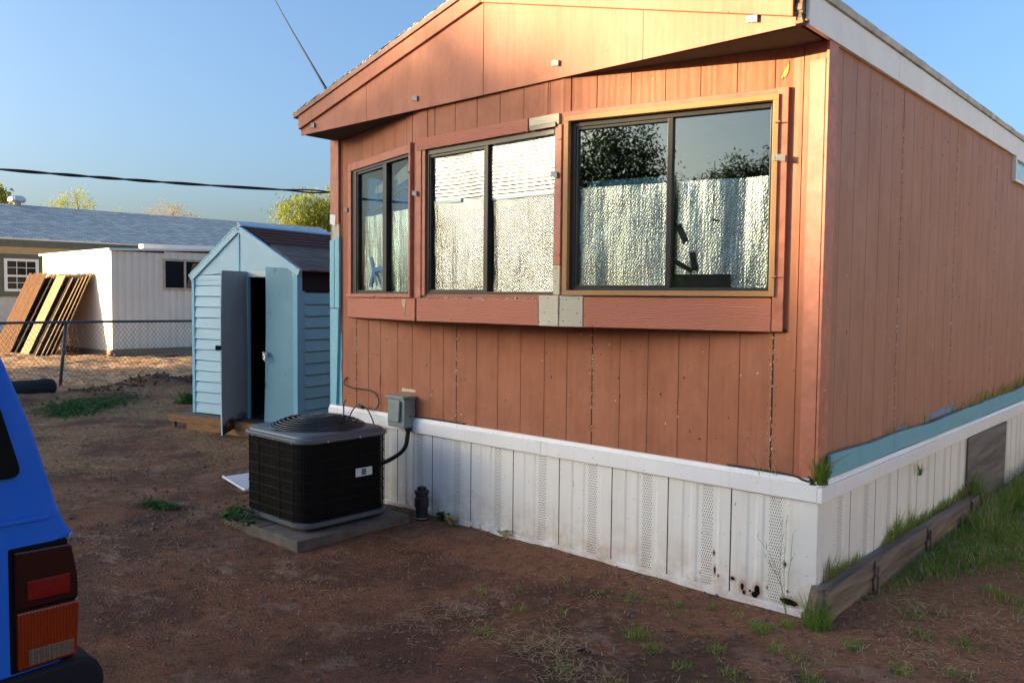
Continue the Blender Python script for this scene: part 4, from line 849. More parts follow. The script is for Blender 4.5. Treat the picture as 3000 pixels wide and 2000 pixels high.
for a, b in ((1.47, 2.02), (2.08, 2.61)): g = MB(); BS.box(g, a, b, 1.9, 2.66, -.01, -.004); g.build('pane', M['house_glass'], fo)
g = MB(); BS.poly(g, [(2.10, 1.92), (2.30, 2.62), (2.58, 2.62), (2.58, 1.92)], -.0035, -.001); g.build('curtain', plain('brown_curtain', (.22, .11, .04), .7), fo)
w = MB(); w.box(-26.3, BY-.02, .02, BX-.05, BY+.12, .155); w.box(BX-.10, BY-.05, .0, BX+.03, 11, .19); w.build('skid_beam', wood('shed_skid_timber', (.40, .27, .15), (.25, .15, .08), 'Y'), ws, bevel=.01)
def rock(c, r, name, mat, label, grp=None, seed=1, flat=.7):
    b = bmesh.new(); bmesh.ops.create_icosphere(b, subdivisions=3, radius=1)
    me = bpy.data.meshes.new(name)
    for v in b.verts: q = v.co.copy(); k = 1+.30*noise.fractal(q*1.6+Vector((seed*5, 0, 0)), .8, 2, 4); v.co = Vector((q.x*r[0], q.y*r[1], q.z*r[2]))*k
    b.to_mesh(me); b.free(); me.materials.append(mat); o = bpy.data.objects.new(name, me); COL.objects.link(o); o.location = c; tag(o, label, 'rock', grp); return o
rock((-21.25, 5.0, -.02), (.20, .2, .17), 'support_block', M['rock'], 'rough stone under the near corner of the white shed', None, 2)
o = rock((-20.6, 7.2, .0), (.25, 1.2, .15), 'rubble_mound', M['rock'], 'long low mound of broken concrete beside the white shed skid', None, 3); o['category'] = 'rubble'
# leaning panels: (right-end top x, top y, lean in y, width, top height, material)
specs = [(-24.02, 4.30, 1.0, 1.5, 2.28, 'fence_brown', 'brown stained fence panel at the front of the leaning stack, nearest the house window', 0), (-23.84, 4.39, 1.0, .9, 2.17, 'fence_shaded', 'dark narrow fence panel just behind the brown front panel', 0),
         (-23.08, 4.47, 1.0, .66, 2.22, 'fence_pale', 'pale sunlit fence panel in the middle of the leaning stack', 0), (-22.78, 4.56, 1.0, 1.6, 2.15, 'fence_shaded', 'dark fence panel right behind the pale sunlit one', 1),
         (-22.60, 4.65, 1.0, 1.8, 2.12, 'fence_shaded', 'dark fence panel fourth from the right end of the leaning stack', 1), (-22.52, 4.73, 1.0, 1.8, 2.17, 'fence_shaded', 'dark fence panel with light edge third from the right end of the stack', 1),
         (-22.44, 4.81, .99, 1.9, 2.22, 'fence_shaded', 'dark fence panel second from the right end of the leaning stack', 1), (-22.38, 4.89, .98, 3.4, 2.27, 'fence_brown', 'rearmost fence panel touching the white shed wall, its right end outermost', 1)]
for i, (xr, yt, ln, wd, zt, mt, lab, edge) in enumerate(specs):
    yb = yt-ln; fp = thing('fence_panel', (xr-wd/2, yb, 0), lab, 'fence panel', 'fence panels leaning on the white shed')
    w = MB(); nb = max(1, round(wd/.14)); bw = wd/nb; sl = (zt-.02)/ln
    for k in range(nb):
        a = xr-wd+k*bw+.006; b = a+bw-.016-rnd(0, .012); dz = rnd(-.02, .025); t = .02
        w.hexa([(a, yb, .0), (b, yb, .0), (b, yb+t, -.01), (a, yb+t, -.01), (a, yt+dz*.4, zt+dz), (b, yt+dz*.4, zt+dz), (b, yt+t+dz*.4, zt+dz-.01), (a, yt+t+dz*.4, zt+dz-.01)])
    w.build('pickets', M[mt], fp)
    for fq in (.18, .52, .86): w = MB(); y = yb+ln*fq+.045; z = zt*fq; w.bar((xr-wd, y, z), (xr+.01, y, z), .09, .04, (0, -.4, .9)); w.build('rail', M['fence_shaded'], fp)
    if edge: w = MB(); w.hexa([(xr-.03, yb-.012, 0), (xr+.004, yb-.012, 0), (xr+.004, yb+.012, 0), (xr-.03, yb+.012, 0), (xr-.03, yt-.012, zt), (xr+.004, yt-.012, zt), (xr+.004, yt+.012, zt), (xr-.03, yt+.012, zt)]); w.build('end_board', M['fence_pale'], fp)

# ------------------------------------------------------------------ neighbour's house
nh = thing('neighbour_house', (-35, 6, 0), 'long low house with a grey shingle roof and olive trim behind the white shed', 'house')
HX = -31.4; E0, E1 = 1.6, 21.2
HW = Facet((HX, E0), (HX, E1))
w = MB(); w.box(HX-7, E0+.5, -.1, HX, E1-.5, 1.55); w.build('wall', M['stucco_grey'], nh)['label'] = 'grey white lower wall'
w = MB(); w.box(HX-7, E0+.5, 1.552, HX-.004, E1-.5, 3.5); w.build('wall', M['stucco_tan'], nh)
w = MB(); w.add([(HX-7, E1-.5, 3.5), (HX, E1-.5, 3.5), (HX-3.5, E1-.5, 5.2)], [(0, 1, 2)]); w.build('gable', M['stucco_tan'], nh)
w = MB(); w.hexa([(-31, E0, 3.62), (-31, E1, 3.70), (-35, E1, 5.30), (-35, E0, 5.14), (-31, E0, 3.68), (-31, E1, 3.76), (-35, E1, 5.36), (-35, E0, 5.20)]); w.hexa([(-39, E0, 3.62), (-39, E1, 3.70), (-35.0, E1, 5.295), (-35.0, E0, 5.135), (-39, E0, 3.68), (-39, E1, 3.76), (-35.0, E1, 5.355), (-35.0, E0, 5.195)]); w.build('roof', M['shingle'], nh)
w = MB(); w.hexa([(-31.10, E0, 3.34), (-31.03, E0, 3.34), (-31.03, E1, 3.42), (-31.10, E1, 3.42), (-31.10, E0, 3.60), (-31.03, E0, 3.60), (-31.03, E1, 3.68), (-31.10, E1, 3.68)]); w.build('fascia', M['olive'], nh)
w = MB(); w.hexa([(-31.03, E0, 3.60), (-30.98, E0, 3.60), (-30.98, E1, 3.68), (-31.03, E1, 3.68), (-31.03, E0, 3.64), (-30.98, E0, 3.64), (-30.98, E1, 3.72), (-31.03, E1, 3.72)]); w.build('drip_edge', M['white_paint'], nh)
w = MB(); w.box(HX, 3.9, 1.60, HX+.03, 6.95, 3.12); w.build('window_panel', M['olive'], nh)
f = MB()
for a in ((5.33, 1.78, 6.45, 1.87), (5.33, 2.86, 6.45, 2.95), (5.33, 1.87, 5.43, 2.86), (6.35, 1.87, 6.45, 2.86), (5.43, 2.30, 6.35, 2.37)): f.box(HX+.031, a[0], a[1], HX+.08, a[2], a[3])
for y in (5.73, 6.04): f.box(HX+.045, y, 1.87, HX+.06, y+.02, 2.86)
for z in (2.08, 2.62): f.box(HX+.044, 5.43, z, HX+.061, 6.35, z+.02)
fo = f.build('window', M['white_paint'], nh); g = MB(); g.box(HX+.031, 5.43, 1.87, HX+.042, 6.35, 2.86); g.build('pane', M['house_glass'], fo)
prof = [(.10, 0), (.14, .10), (.25, .11), (.30, .17), (.305, .24), (.28, .32), (.20, .37), (.06, .385)]
w = MB(); n = 36; vs = []
for r_, h_ in prof:
    for k in range(n): a = 2*math.pi*k/n; rr = r_*(1+(.05 if k % 2 else 0)); vs.append((-35+rr*math.cos(a), 6.9+rr*math.sin(a), 5.20+h_))
w.add(vs, [(i*n+k, i*n+(k+1) % n, (i+1)*n+(k+1) % n, (i+1)*n+k) for i in range(len(prof)-1) for k in range(n)]+[tuple(range((len(prof)-1)*n, len(prof)*n))]); w.build('roof_vent', M['chrome'], nh)

# unseen mobile home added at right to bounce warm light onto the side wall
bounce_home = thing('mobile_home', (9.2, 6, 0), 'cream coloured mobile home added out of view to bounce sunlight onto the side wall', 'mobile home')
w = MB(); NW = Facet((7.6, 16), (7.6, -1.5)); corr(w, NW, 0, 17.5, .7, 3.0, .2, .012); w.build('wall', M['white_corr'], bounce_home)
w = MB(); w.box(7.62, -1.5, .7, 11, 16, 3.0); w.build('body', M['white_corr'], bounce_home)
w = MB(); w.box(7.65, -1.45, 0, 10.9, 15.9, .7); w.build('skirting', M['stucco_tan'], bounce_home)
w = MB(); w.prism([(7.4, -1.7, 3.0), (11.2, -1.7, 3.0), (11.2, -1.7, 3.08), (9.3, -1.7, 3.6), (7.4, -1.7, 3.08)], (0, 17.9, 0)); w.build('roof', M['shingle'], bounce_home)
for y in (1.5, 6, 10.5):
    f = MB(); f.box(7.55, y, 1.6, 7.6, y+1.2, 2.6); fo = f.build('window', M['white_paint'], bounce_home); g = MB(); g.box(7.54, y+.06, 1.66, 7.549, y+1.14, 2.54); g.build('pane', M['house_glass'], fo)

# ------------------------------------------------------------------ parked car (only its rear left corner is in view)
CX = -.822
car = thing('parked_car', (CX-.85, -5.6, 0), 'bright blue boxy car with red and amber tail light at its rear corner', 'car')
side = [(-3.37, .62), (-3.363, .785), (-3.372, .962), (-3.352, .966), (-3.336, .972), (-3.338, .982), (-3.352, 1.003), (-3.376, 1.063), (-3.404, 1.165), (-3.433, 1.274), (-3.472, 1.39), (-3.512, 1.499), (-3.60, 1.62), (-3.75, 1.66), (-5.5, 1.66), (-6.05, 1.12), (-7.45, 1.03), (-7.55, .95), (-7.55, .45), (-7.0, .42)]
def arch(cy, r=.40): return [(cy-r*math.cos(a), .40+r*math.sin(a)*.9) for a in [math.pi*k/10 for k in range(11)]]
side += [(y, z) for y, z in arch(-6.75)]+[(-6.3, .40), (-4.7, .40)]+[(y, z) for y, z in arch(-4.25)]+[(-3.8, .45), (-3.45, .45)]
w = MB(); w.prism([(CX, y, z) for y, z in side], (-1.70, 0, 0)); w.build('body', M['car_blue'], car, bevel=.010)
w = MB(); w.prism([(CX+.001, -3.350, .972), (CX+.001, -3.3375, .973), (CX+.001, -3.3385, .981), (CX+.001, -3.348, .979)], (.003, 0, 0)); w.build('chipped_edge', M['chip'], car)
w = MB(); w.prism([(CX+.001, -4.45, 1.03), (CX+.001, -3.40, 1.03), (CX+.001, -3.395, 1.045), (CX+.001, -4.45, 1.045)], (.006, 0, 0)); w.build('body_crease', M['car_blue'], car, bevel=.005)
def rpoly(pts, r, n=5):
    out = []; m = len(pts)
    for i in range(m):
        p, a, b = Vector(pts[i]), Vector(pts[i-1]), Vector(pts[(i+1) % m]); d1, d2 = (a-p).normalized(), (b-p).normalized()
        for k in range(n+1): t = k/n; out.append(tuple((p+d1*r)*(1-t)**2+p*2*t*(1-t)+(p+d2*r)*t*t))
    return out
wp = [(-4.50, 1.150), (-3.466, 1.160), (-3.545, 1.46), (-4.50, 1.49)]; wg = [(-4.45, 1.20), (-3.516, 1.207), (-3.582, 1.425), (-4.45, 1.45)]
w = MB(); w.prism([(CX+.0005, y, z) for y, z in rpoly(wp, .035)], (.012, 0, 0)); wo = w.build('window', M['matte_black'], car, bevel=.003)
w = MB(); w.prism([(CX+.0127, y, z) for y, z in rpoly(wg, .03)], (.002, 0, 0)); w.build('pane', plain('tinted_car_glass', (.004, .009, .010), .15, spec=.08), wo)
w = MB(); w.prism([(CX+.0005, y, z) for y, z in rpoly([(-5.75, 1.15), (-4.62, 1.15), (-4.62, 1.5), (-5.42, 1.5)], .03)], (.012, 0, 0)); w.build('window', M['house_glass'], car)
# tail light: wraps the rear corner, layered lenses
tl = MB(); tl.prism([(CX-.16, y, z) for y, z in [(-3.505, .614), (-3.340, .619), (-3.332, .785), (-3.352, .966), (-3.37, .968), (-3.505, .966)]], (.162, 0, 0)); tlo = tl.build('tail_light', M['matte_black'], car, bevel=.006)
w = MB(); w.prism([(CX-.15, y, z) for y, z in [(-3.492, .792), (-3.328, .789), (-3.329, .86), (-3.345, .952), (-3.492, .955)]], (.160, 0, 0)); w.build('lens', M['lens_dark'], tlo, bevel=.006)
w = MB(); w.prism([(CX+.0102, y, z) for y, z in [(-3.462, .815), (-3.352, .813), (-3.350, .868), (-3.462, .868)]], (.004, 0, 0)); w.build('reflector', M['lens_red'], tlo, bevel=.002)
w = MB(); w.prism([(CX-.15, y, z) for y, z in [(-3.488, .622), (-3.335, .626), (-3.325, .783), (-3.488, .785)]], (.161, 0, 0)); w.build('lens', M['lens_amber'], tlo, bevel=.006)
w = MB(); w.prism([(CX+.0112, y, z) for y, z in [(-3.462, .632), (-3.345, .634), (-3.343, .676), (-3.462, .676)]], (.003, 0, 0)); w.build('reverse_lens', M['lens_clear'], tlo, bevel=.002)
w = MB()
for k in range(9): y = -3.458+k*.0135; w.box(CX+.0143, y, .634, CX+.0155, y+.002, .675)
for k in range(3): z = .643+k*.011; w.box(CX+.0142, -3.461, z, CX+.0154, -3.345, z+.002)
w.build('lens_grid', plain('dark_grid', (.12, .06, .04), .4), tlo)
w = MB(); rr = rpoly([(-3.60, .43), (-3.272, .43), (-3.262, .55), (-3.285, .60), (-3.330, .618), (-3.60, .610)], .02)
w.prism([(CX-1.73, y, z) for y, z in rr], (1.755, 0, 0)); w.build('bumper', M['plastic'], car, bevel=.015)
w = MB(); w.box(CX-1.72, -7.72, .42, CX+.02, -7.50, .62); w.build('bumper', M['plastic'], car, bevel=.02)
for x in (CX-.18, CX-1.52):
    for y in (-4.25, -6.75):
        w = MB(); w.lathe((x, y, .35), [(.20, -.10), (.33, -.10), (.35, -.07), (.35, .07), (.33, .10), (.20, .10)], 28, 'X'); wh = w.build('wheel', M['black'], car, bevel=.006); w = MB(); w.lathe((x, y, .35), [(.2, -.09), (.19, .07), (.08, .09), (.03, .10)], 20, 'X'); w.build('rim', M['alu'], wh)
w = MB(); w.box(CX+.001, -5.72, .82, CX+.03, -5.62, .85); w.build('door_handle', M['black'], car)

# ------------------------------------------------------------------ overhead wires
w = MB(); P0 = Vector((-3.86, -.30, rk(-3.86)+.15)); dirv = Vector((-.8998, .56, .36)); C0 = Vector((1.6626, -4.2166, 1.6561)); P1 = C0+Vector((-.90, .56, .36))*20
pts = [P0.lerp(P1, t)+Vector((0, 0, -.015*math.sin(math.pi*t))) for t in [i/14 for i in range(15)]]; P2 = P1+(P1-P0).normalized()*16; w.tube(pts+[P2], .012, 6); d0 = (pts[1]-P0).normalized(); w.tube([P0+d0*.03, P0+d0*.35], .017, 6); w.tube([P0, P0-Vector((0, 0, .05))], .014, 6)
tag(w.build('guy_wire', M['black'], smooth=True, loc=tuple(P0)), 'thin dark wire rising from the left edge of the terracotta gable roof', 'wire')
w = MB(); A = Vector((-7.10, 2.9, 3.05)); B = Vector((-8.40, -1.9, 2.985))
def cab(t): p = A.lerp(B, t); p.z += -.10*math.sin(math.pi*t)*.3; return p
for ph in (0, math.pi):
    pts = []
    for i in range(160):
        t = -.35+1.9*i/159; p = cab(t); a = t*30+ph+1.5*math.sin(t*9); pts.append(p+Vector((.008*math.cos(a), 0, .0085*math.sin(a)*(1+1.2*math.exp(-((t-.17)/.08)**2)))))
    w.tube(pts, .0105, 5)
tag(w.build('service_cable', M['black'], smooth=True, loc=tuple(A)), 'thick twisted black service cable crossing the sky above the sheds', 'cable')

# ------------------------------------------------------------------ timber edging along the long side
te = thing('timber_edging', (.07, 1.5, 0), 'weathered grey timber edging held by short stakes along the side wall', 'timber edging')
bd = [(-.06, .62), (.63, 1.62), (1.63, 2.72), (2.73, 3.25)]
for k, (a, b) in enumerate(bd):
    j = .006*k; w = MB(); w.hexa([(.036+j, a, .088), (.112+j, a, .088), (.110+j, b, .088), (.034+j, b, .088), (.036+j, a, .186-.006*k), (.108+j, a, .184-.006*k), (.106+j, b, .188-.010*k), (.034+j, b, .190-.010*k)]); w.build('board', M['old_wood'], te, bevel=.007)
    w = MB(); w.hexa([(.045+j, a, -.05), (.104+j, a, -.05), (.101+j, b, -.05), (.042+j, b, -.05), (.045+j, a, .085), (.103+j, a, .085), (.100+j, b, .085), (.042+j, b, .085)]); w.build('board', M['old_wood'], te, bevel=.006)
for y in (.61, 1.63, 2.72): w = MB(); w.box(.130, y-.012, -.05, .142, y+.012, .160); w.build('stake', M['dark_ply'], te)
w = MB(); w.hexa([(-.02, -.10, -.05), (.05, -.13, -.05), (.09, -.05, -.05), (.02, -.03, -.05), (.02, -.075, .20), (.06, -.085, .185), (.085, -.06, .19), (.04, -.05, .20)]); w.build('corner_stake', M['old_wood'], te, bevel=.004)

# ------------------------------------------------------------------ vegetation
def blade(mb, x, y, z, h, lean, ang, wd, mi=0, bend=.5):
    dx, dy = math.cos(ang), math.sin(ang); px, py = -dy*wd/2, dx*wd/2
    p1 = (x+dx*lean*.35, y+dy*lean*.35, z+h*.55); p2 = (x+dx*lean, y+dy*lean, z+h*(1-.3*bend*min(1, lean/h)))
    mb.add([(x-px, y-py, z), (x+px, y+py, z), (p1[0]+px*.8, p1[1]+py*.8, p1[2]), (p1[0]-px*.8, p1[1]-py*.8, p1[2]), p2], [(0, 1, 2, 3), (3, 2, 4)], mi)
def tuft(mb, x, y, r, n, h, wd=.004, dry=.15, z=None):
    for _ in range(n):
        a = rnd(0, 6.28); d = r*math.sqrt(random.random()); X_, Y_ = x+d*math.cos(a), y+d*math.sin(a); hh = h*rnd(.4, 1.15)
        blade(mb, X_, Y_, (ground_h(X_, Y_) if z is None else z)-.005, hh*(.8 if z is None else 1), hh*rnd(.3, 1.5 if z is None else .9), rnd(0, 6.28), wd*rnd(.7, 1.3), 1 if random.random() < dry else 0)
gr = MB()
# lawn beside the long wall
cnt = 0
while cnt < 80000:
    x, y = rnd(.12, 2.4), rnd(.2, 7.5)
    if y < .9+.35*x*0 and random.random() > max(0, (y-.25))*.6: continue
    dens = nz(x, y, 1.5, 21)+.28+.25*min(1, (y-.8)/1.2)-.03*x+.28*nz(x, y, 5, 22)
    if x < .75 and y > 1.2: dens += .30
    if random.random() > dens*1.4: continue
    hh = (.030+.035*max(0, dens)+(.10 if x < .32 and y > 2.4 and random.random() < .5 else 0))*rnd(.5, 1.2); blade(gr, x, y, ground_h(x, y)-.005, hh, hh*rnd(.2, 1.0), rnd(0, 6.28), .0042*rnd(.7, 1.3), 1 if random.random() < .2 else 0); cnt += 1
# strip between timber and skirting
for _ in range(2600):
    y = rnd(.05, 3.4); d = nz(y, 4, 2.2, 5)+.3
    if random.random() > d*1.5: continue
    hh = rnd(.05, .14)+(.14*random.random() if nz(y, 9, 3, 5) > .15 else 0); x = rnd(.022, .04); blade(gr, x, y, .13, hh, hh*rnd(.1, .6), rnd(-1.6, 1.6), .004, 1 if random.random() < .25 else 0)
# scattered small tufts in the dirt foreground
tf = [(-.16, -.74, .045, 60), (-.11, -.36, .05, 110), (-.18, -.30, .03, 40), (-.52, -.86, .07, 130), (-.38, -.95, .05, 70), (-.57, -1.38, .06, 70), (-.18, -1.01, .05, 60), (.52, .07, .05, 70), (.3, -.25, .05, 70), (-1.0, -.5, .03, 30), (-.85, -.42, .035, 35), (-.62, -.35, .035, 40), (-.45, -.22, .03, 30), (.05, -.55, .05, 60), (.18, -.6, .05, 50), (.28, -.72, .05, 60), (.02, -.95, .05, 50), (.55, -.35, .06, 60), (.7, .1, .06, 80), (.42, .3, .07, 90), (-.3, -1.35, .05, 50), (.75, -.2, .05, 50), (.12, -1.05, .06, 70), (-.05, -.20, .045, 70), (-.95, -.9, .03, 30), (-1.15, -1.0, .03, 35), (-1.5, -.95, .03, 30), (-1.1, -1.35, .06, 50)]
for x, y, r, n in tf: tuft(gr, x, y, r, n, .055, .0035, .15)
for _ in range(70): tuft(gr, rnd(-1.4, 1.2), rnd(-1.6, -.15) if random.random() < .7 else rnd(-.3, .5), rnd(.01, .03), random.randint(6, 22), .04, .003, .3) if True else 0
# weeds on top of the blue board against the wall
for _ in range(900):
    y = rnd(.3, 7); d = max(.0, (y-2.4)/2.0)+(.25 if any(abs(y-q) < .08 for q in (.95, 1.12, 1.42, 1.9)) else 0)
    if random.random() > d: continue
    hh = rnd(.05, .12+.03*max(0, y-2)); blade(gr, rnd(.004, .022), y, .80, hh+.04, hh*rnd(.1, .6), rnd(-1.4, 1.4), .005, 1 if random.random() < .3 else 0)
lawn = gr.build('grass', [M['grass'], M['straw']], recalc=False); kind(lawn, 'stuff')
# corner tuft and single tall stems are countable
def weed_thing(name, label, x, y, z, r, n, h, wd=.005, dry=.1, mats=('grass', 'straw'), group=None):
    mb = MB(); tuft(mb, x, y, r, n, h, wd, dry, z); return tag(mb.build(name, [M[mats[0]], M[mats[1]]], recalc=False, loc=(x, y, z if z is not None else 0)), label, 'weed', group)
weed_thing('grass_tuft', 'green grass tuft growing out of the wall corner above the white band', .03, -.01, .72, .035, 140, .19)
weed_thing('grass_tuft', 'tall grass tuft beside the near end of the timber edging', .07, -.10, .0, .07, 170, .17)
weed_thing('grass_tuft', 'tall grass clump in front of the weathered plywood access panel', .085, 3.02, .05, .09, 200, .34)
weed_thing('grass_tuft', 'small grass tuft poking out under the white side band', .055, 1.62, .52, .012, 26, .11)
def stemmy(name, label, x, y, h, n, dry=.4):
    mb = MB()
    for k in range(n):
        a = rnd(2.2, 5.2); pts = [(x, y, 0)]; q = Vector((x, y, 0)); dr = Vector((.25*math.cos(a), .12*math.sin(a), 1)).normalized(); L = h*rnd(.6, 1.05)
        for i in range(6):
            q = q+dr*L/6; dr = (dr+Vector((rnd(-.18, .18), rnd(-.1, .04), -.04))).normalized(); pts.append(tuple(q))
            if i > 1:
                for _ in range(2): blade(mb, q.x, q.y, q.z, rnd(.02, .06), rnd(.03, .09), rnd(0, 6.28), .003, 1 if random.random() < dry else 0)
        mb.tube(pts, .0010, 4, False, 1 if random.random() < dry else 0)
    return tag(mb.build(name, [M['grass'], M['straw']], recalc=False, loc=(x, y, 0)), label, 'weed')
stemmy('tall_weed', 'thin tall weed stems rising against the skirting beside the corner', -.11, -.07, .50, 5, .15)
weed_thing('tall_weed', 'wispy dry grass stems sprouting above the white band near the front corner', -.26, -.02, .735, .10, 26, .17, .0025, .5)
def leafy(name, label, pts, size, n, spread, hgt, cat='weed'):
    mb = MB()
    for _ in range(n):
        x, y = random.choice(pts); x += random.gauss(0, spread); y += random.gauss(0, spread); z = ground_h(x, y)+rnd(.0, hgt); s = size*rnd(.6, 1.3); a = rnd(0, 6.28); t = rnd(-.7, .7); t2 = rnd(-.7, .7)
        ux = Vector((math.cos(a), math.sin(a), t)).normalized()*s; uy = Vector((-math.sin(a), math.cos(a), t2)).normalized()*s*.7; c = Vector((x, y, z)); mb.add([c-ux, c-uy*.8, c+ux, c+uy*.8], [(0, 1, 2, 3)])
    return tag(mb.build(name, M['weed'], recalc=False, loc=(pts[0][0], pts[0][1], 0)), label, cat)
leafy('weed_patch', 'broad green weed patch on the dirt bank before the log and fence', [(-10.9, .12), (-11.1, .5), (-11.3, .85), (-11.6, 1.15), (-10.8, .35), (-10.5, .1), (-11.3, .3), (-11.5, .7)], .038, 1500, .20, .06)
leafy('weed_patch', 'green weed clump on the dirt at the left edge of the blue shed', [(-10.65, 1.9), (-10.75, 1.95), (-10.55, 2.0)], .04, 420, .10, .15)
leafy('weed_patch', 'small low green weed patch on open dirt left of the air conditioner', [(-4.72, -1.35), (-4.66, -1.34), (-4.6, -1.32), (-4.54, -1.30), (-4.78, -1.37)], .016, 520, .045, .035)
mb = MB()
for _ in range(80):
    k = random.random()**1.3; x = -3.84+.34*k+rnd(-.05, .05); y = -1.21+.03*k+rnd(-.07, .05); z = .05+.14*(1-abs(k-.35))*random.random(); s = rnd(.016, .036); a = rnd(0, 6.28); ux = Vector((math.cos(a), math.sin(a), rnd(-.5, .5))).normalized()*s; uy = Vector((-math.sin(a), math.cos(a), rnd(-.5, .5))).normalized()*s*.8; c = Vector((x, y, z)); mb.add([c-ux, c-ux*.3-uy, c+ux*.5-uy*.7, c+ux, c+ux*.5+uy*.7, c-ux*.3+uy], [(0, 1, 2, 3, 4, 5)])
for k in range(7): x = -3.86+.05*k; mb.tube([(x, -1.25, .0), (x+.03, -1.18, .08), (x+.06, -1.16, .12+.02*(k % 3))], .003, 4)
tag(mb.build('vine_weed', M['weed'], recalc=False, loc=(-3.9, -1.2, 0)), 'broad leaved green weed growing at the front corner of the concrete pad', 'weed')
for x0, y0, dry, lab in ((-2.80, -.06, 0, 'small green weed at the foot of the skirting beside the drain pipe'), (-2.66, -.07, 1, 'dried straw coloured weed at the skirting foot next to a green one'), (-2.15, -.06, 1, 'tiny withered weed at the skirting foot below the window bay')):
    mb = MB()
    for _ in range(60 if x0 < -2.5 else 24): x, y = x0+random.gauss(0, .025), y0+random.gauss(0, .015); a = rnd(0, 6.28); s_ = rnd(.01, .026); c = Vector((x, y, rnd(.0, .06))); ux = Vector((math.cos(a), math.sin(a), rnd(-.8, .8)))*s_; uy = Vector((-math.sin(a), math.cos(a), rnd(-.8, .8)))*s_*.6; mb.add([c-ux, c-uy, c+ux, c+uy], [(0, 1, 2, 3)])
    tag(mb.build('small_weed', M['straw' if dry else 'weed'], recalc=False, loc=(x0, y0, 0)), lab, 'weed')
# straw litter and gravel on the dirt
st = MB()
def straw_bit(x, y, L, lift=.0):
    a = rnd(0, 6.28); z = ground_h(x, y)+.006+lift; d = Vector((math.cos(a), math.sin(a), rnd(-.08, .08)))*L/2; p = Vector((-math.sin(a), math.cos(a), 0))*rnd(.0008, .002); k = Vector((rnd(-.1, .1)*L, rnd(-.1, .1)*L, rnd(0, .08)*L)); c = Vector((x, y, z)); st.add([c-d-p, c-d+p, c+k+p, c+k-p, c+d], [(0, 1, 2, 3), (3, 2, 4)])
n = 0
while n < 5200:
    x, y = (rnd(-1.6, 2.0), rnd(-1.7, 2.2)) if random.random() < .45 else (rnd(-11, -2), rnd(-2.6, 2.2))
    d = nz(x, y, .9, 31)+.22+(.15 if x > .1 else 0)+.3*nz(x, y, 3, 32)
    if random.random() > d*1.3 or (-4.2 < x < .1 and y > -.04) or (-3.9 < x < -2.85 and -1.3 < y < -.2): continue
    straw_bit(x, y, rnd(.012, .05)*(1+1.2*random.random()**4)*(1 if x > -3 else 2.0)); n += 1
for (cx_, cy_, r_, m_) in [(-.75, -1.28, .22, 340), (-.45, -1.42, .2, 200), (.55, -.12, .2, 160), (.8, .35, .25, 160), (.25, -.9, .15, 70), (-1.35, -1.25, .12, 60), (-10.2, .45, .35, 190), (-9.9, 1.0, .3, 100), (-11.0, 1.7, .3, 120), (-8.0, -.6, .3, 110), (-6.3, -1.1, .35, 140), (-8.75, .35, .12, 70), (-6.9, -.55, .3, 100), (.4, .45, .25, 160)]:
    for _ in range(m_): straw_bit(cx_+random.gauss(0, r_*.6), cy_+random.gauss(0, r_*.5), rnd(.02, .09)*(1 if cx_ > -3 else 2.2), rnd(0, .02))
kind(st.build('straw', M['straw'], recalc=False), 'stuff')
gv = MB()
for _ in range(17000):
    if random.random() < .75: x, y = rnd(-4.5, 1.8), rnd(-2.6, .4)
    else: x, y = rnd(-13, -2), rnd(-2.5, 2.5)
    if (-4.2 < x < .1 and y > -.04) or (-3.9 < x < -2.85 and -1.3 < y < -.2): continue
    s = .0025+.013*random.random()**5; s *= 1 if x > -4 else 1.6; z = ground_h(x, y)+.004; a = rnd(0, 6.28); c = Vector((x, y, z)); q = [c+Vector((math.cos(a+k*1.57)*s*rnd(.7, 1.3), math.sin(a+k*1.57)*s*rnd(.7, 1.3), rnd(-.2, .2)*s)) for k in range(4)]; gv.add(q+[c+Vector((0, 0, s*.8)), c-Vector((0, 0, s*.5))], [(0, 1, 4), (1, 2, 4), (2, 3, 4), (3, 0, 4)])
N = NT('mixed_pebbles'); N.col(N.ramp(N.noise(140, 1, .5), [(.30, (.035, .025, .022)), (.47, (.10, .06, .045)), (.62, (.20, .13, .10)), (.78, (.42, .35, .30))])); N.set(.9); kind(gv.build('gravel', N.m, recalc=False), 'stuff')
o = rock((-1.28, -1.0, .012), (.03, .022, .016), 'stone', M['rock'], 'flat grey stone lying in the bare dirt before the skirting', None, 9)
o = rock((-.62, -1.18, .012), (.03, .02, .015), 'stone', M['bark'], 'dark little stone beside the largest foreground grass tuft', None, 11)
dl_ = MB()
for _ in range(420):
    x, y = random.choice(((rnd(-1.5, 1.4), rnd(-1.6, .6)), (rnd(-4.5, 0), rnd(-.45, -.05)), (rnd(-7, -2), rnd(-2.4, 0))))
    if -3.9 < x < -2.85 and -1.3 < y < -.2: continue
    s_ = rnd(.006, .02); a = rnd(0, 6.28); c = Vector((x, y, ground_h(x, y)+.008)); ux = Vector((math.cos(a), math.sin(a), rnd(-.5, .5)))*s_; uy = Vector((-math.sin(a), math.cos(a), rnd(-.5, .5)))*s_*.5
    dl_.add([c-ux, c-uy, c+ux, c+uy], [(0, 1, 2, 3)])
kind(dl_.build('dead_leaves', plain('brown_dead_leaves', (.20, .11, .05), .9, var=.6, scale=30), recalc=False), 'stuff')
cl = MB()
for _ in range(1100):
    y = rnd(1.0, 5.2); x = -13.1+.35*math.sin(y*1.3)+random.gauss(0, .3); s = .008+.04*random.random()**2; c = Vector((x, y, ground_h(x, y)+s*.1)); cl.add([c+Vector((random.gauss(0, 1), random.gauss(0, 1), 0)).normalized()*s*rnd(.6, 1.2) for _ in range(4)]+[c+Vector((0, 0, s))], [(0, 1, 4), (1, 2, 4), (2, 3, 4), (3, 0, 4), (0, 2, 4), (1, 3, 4)])
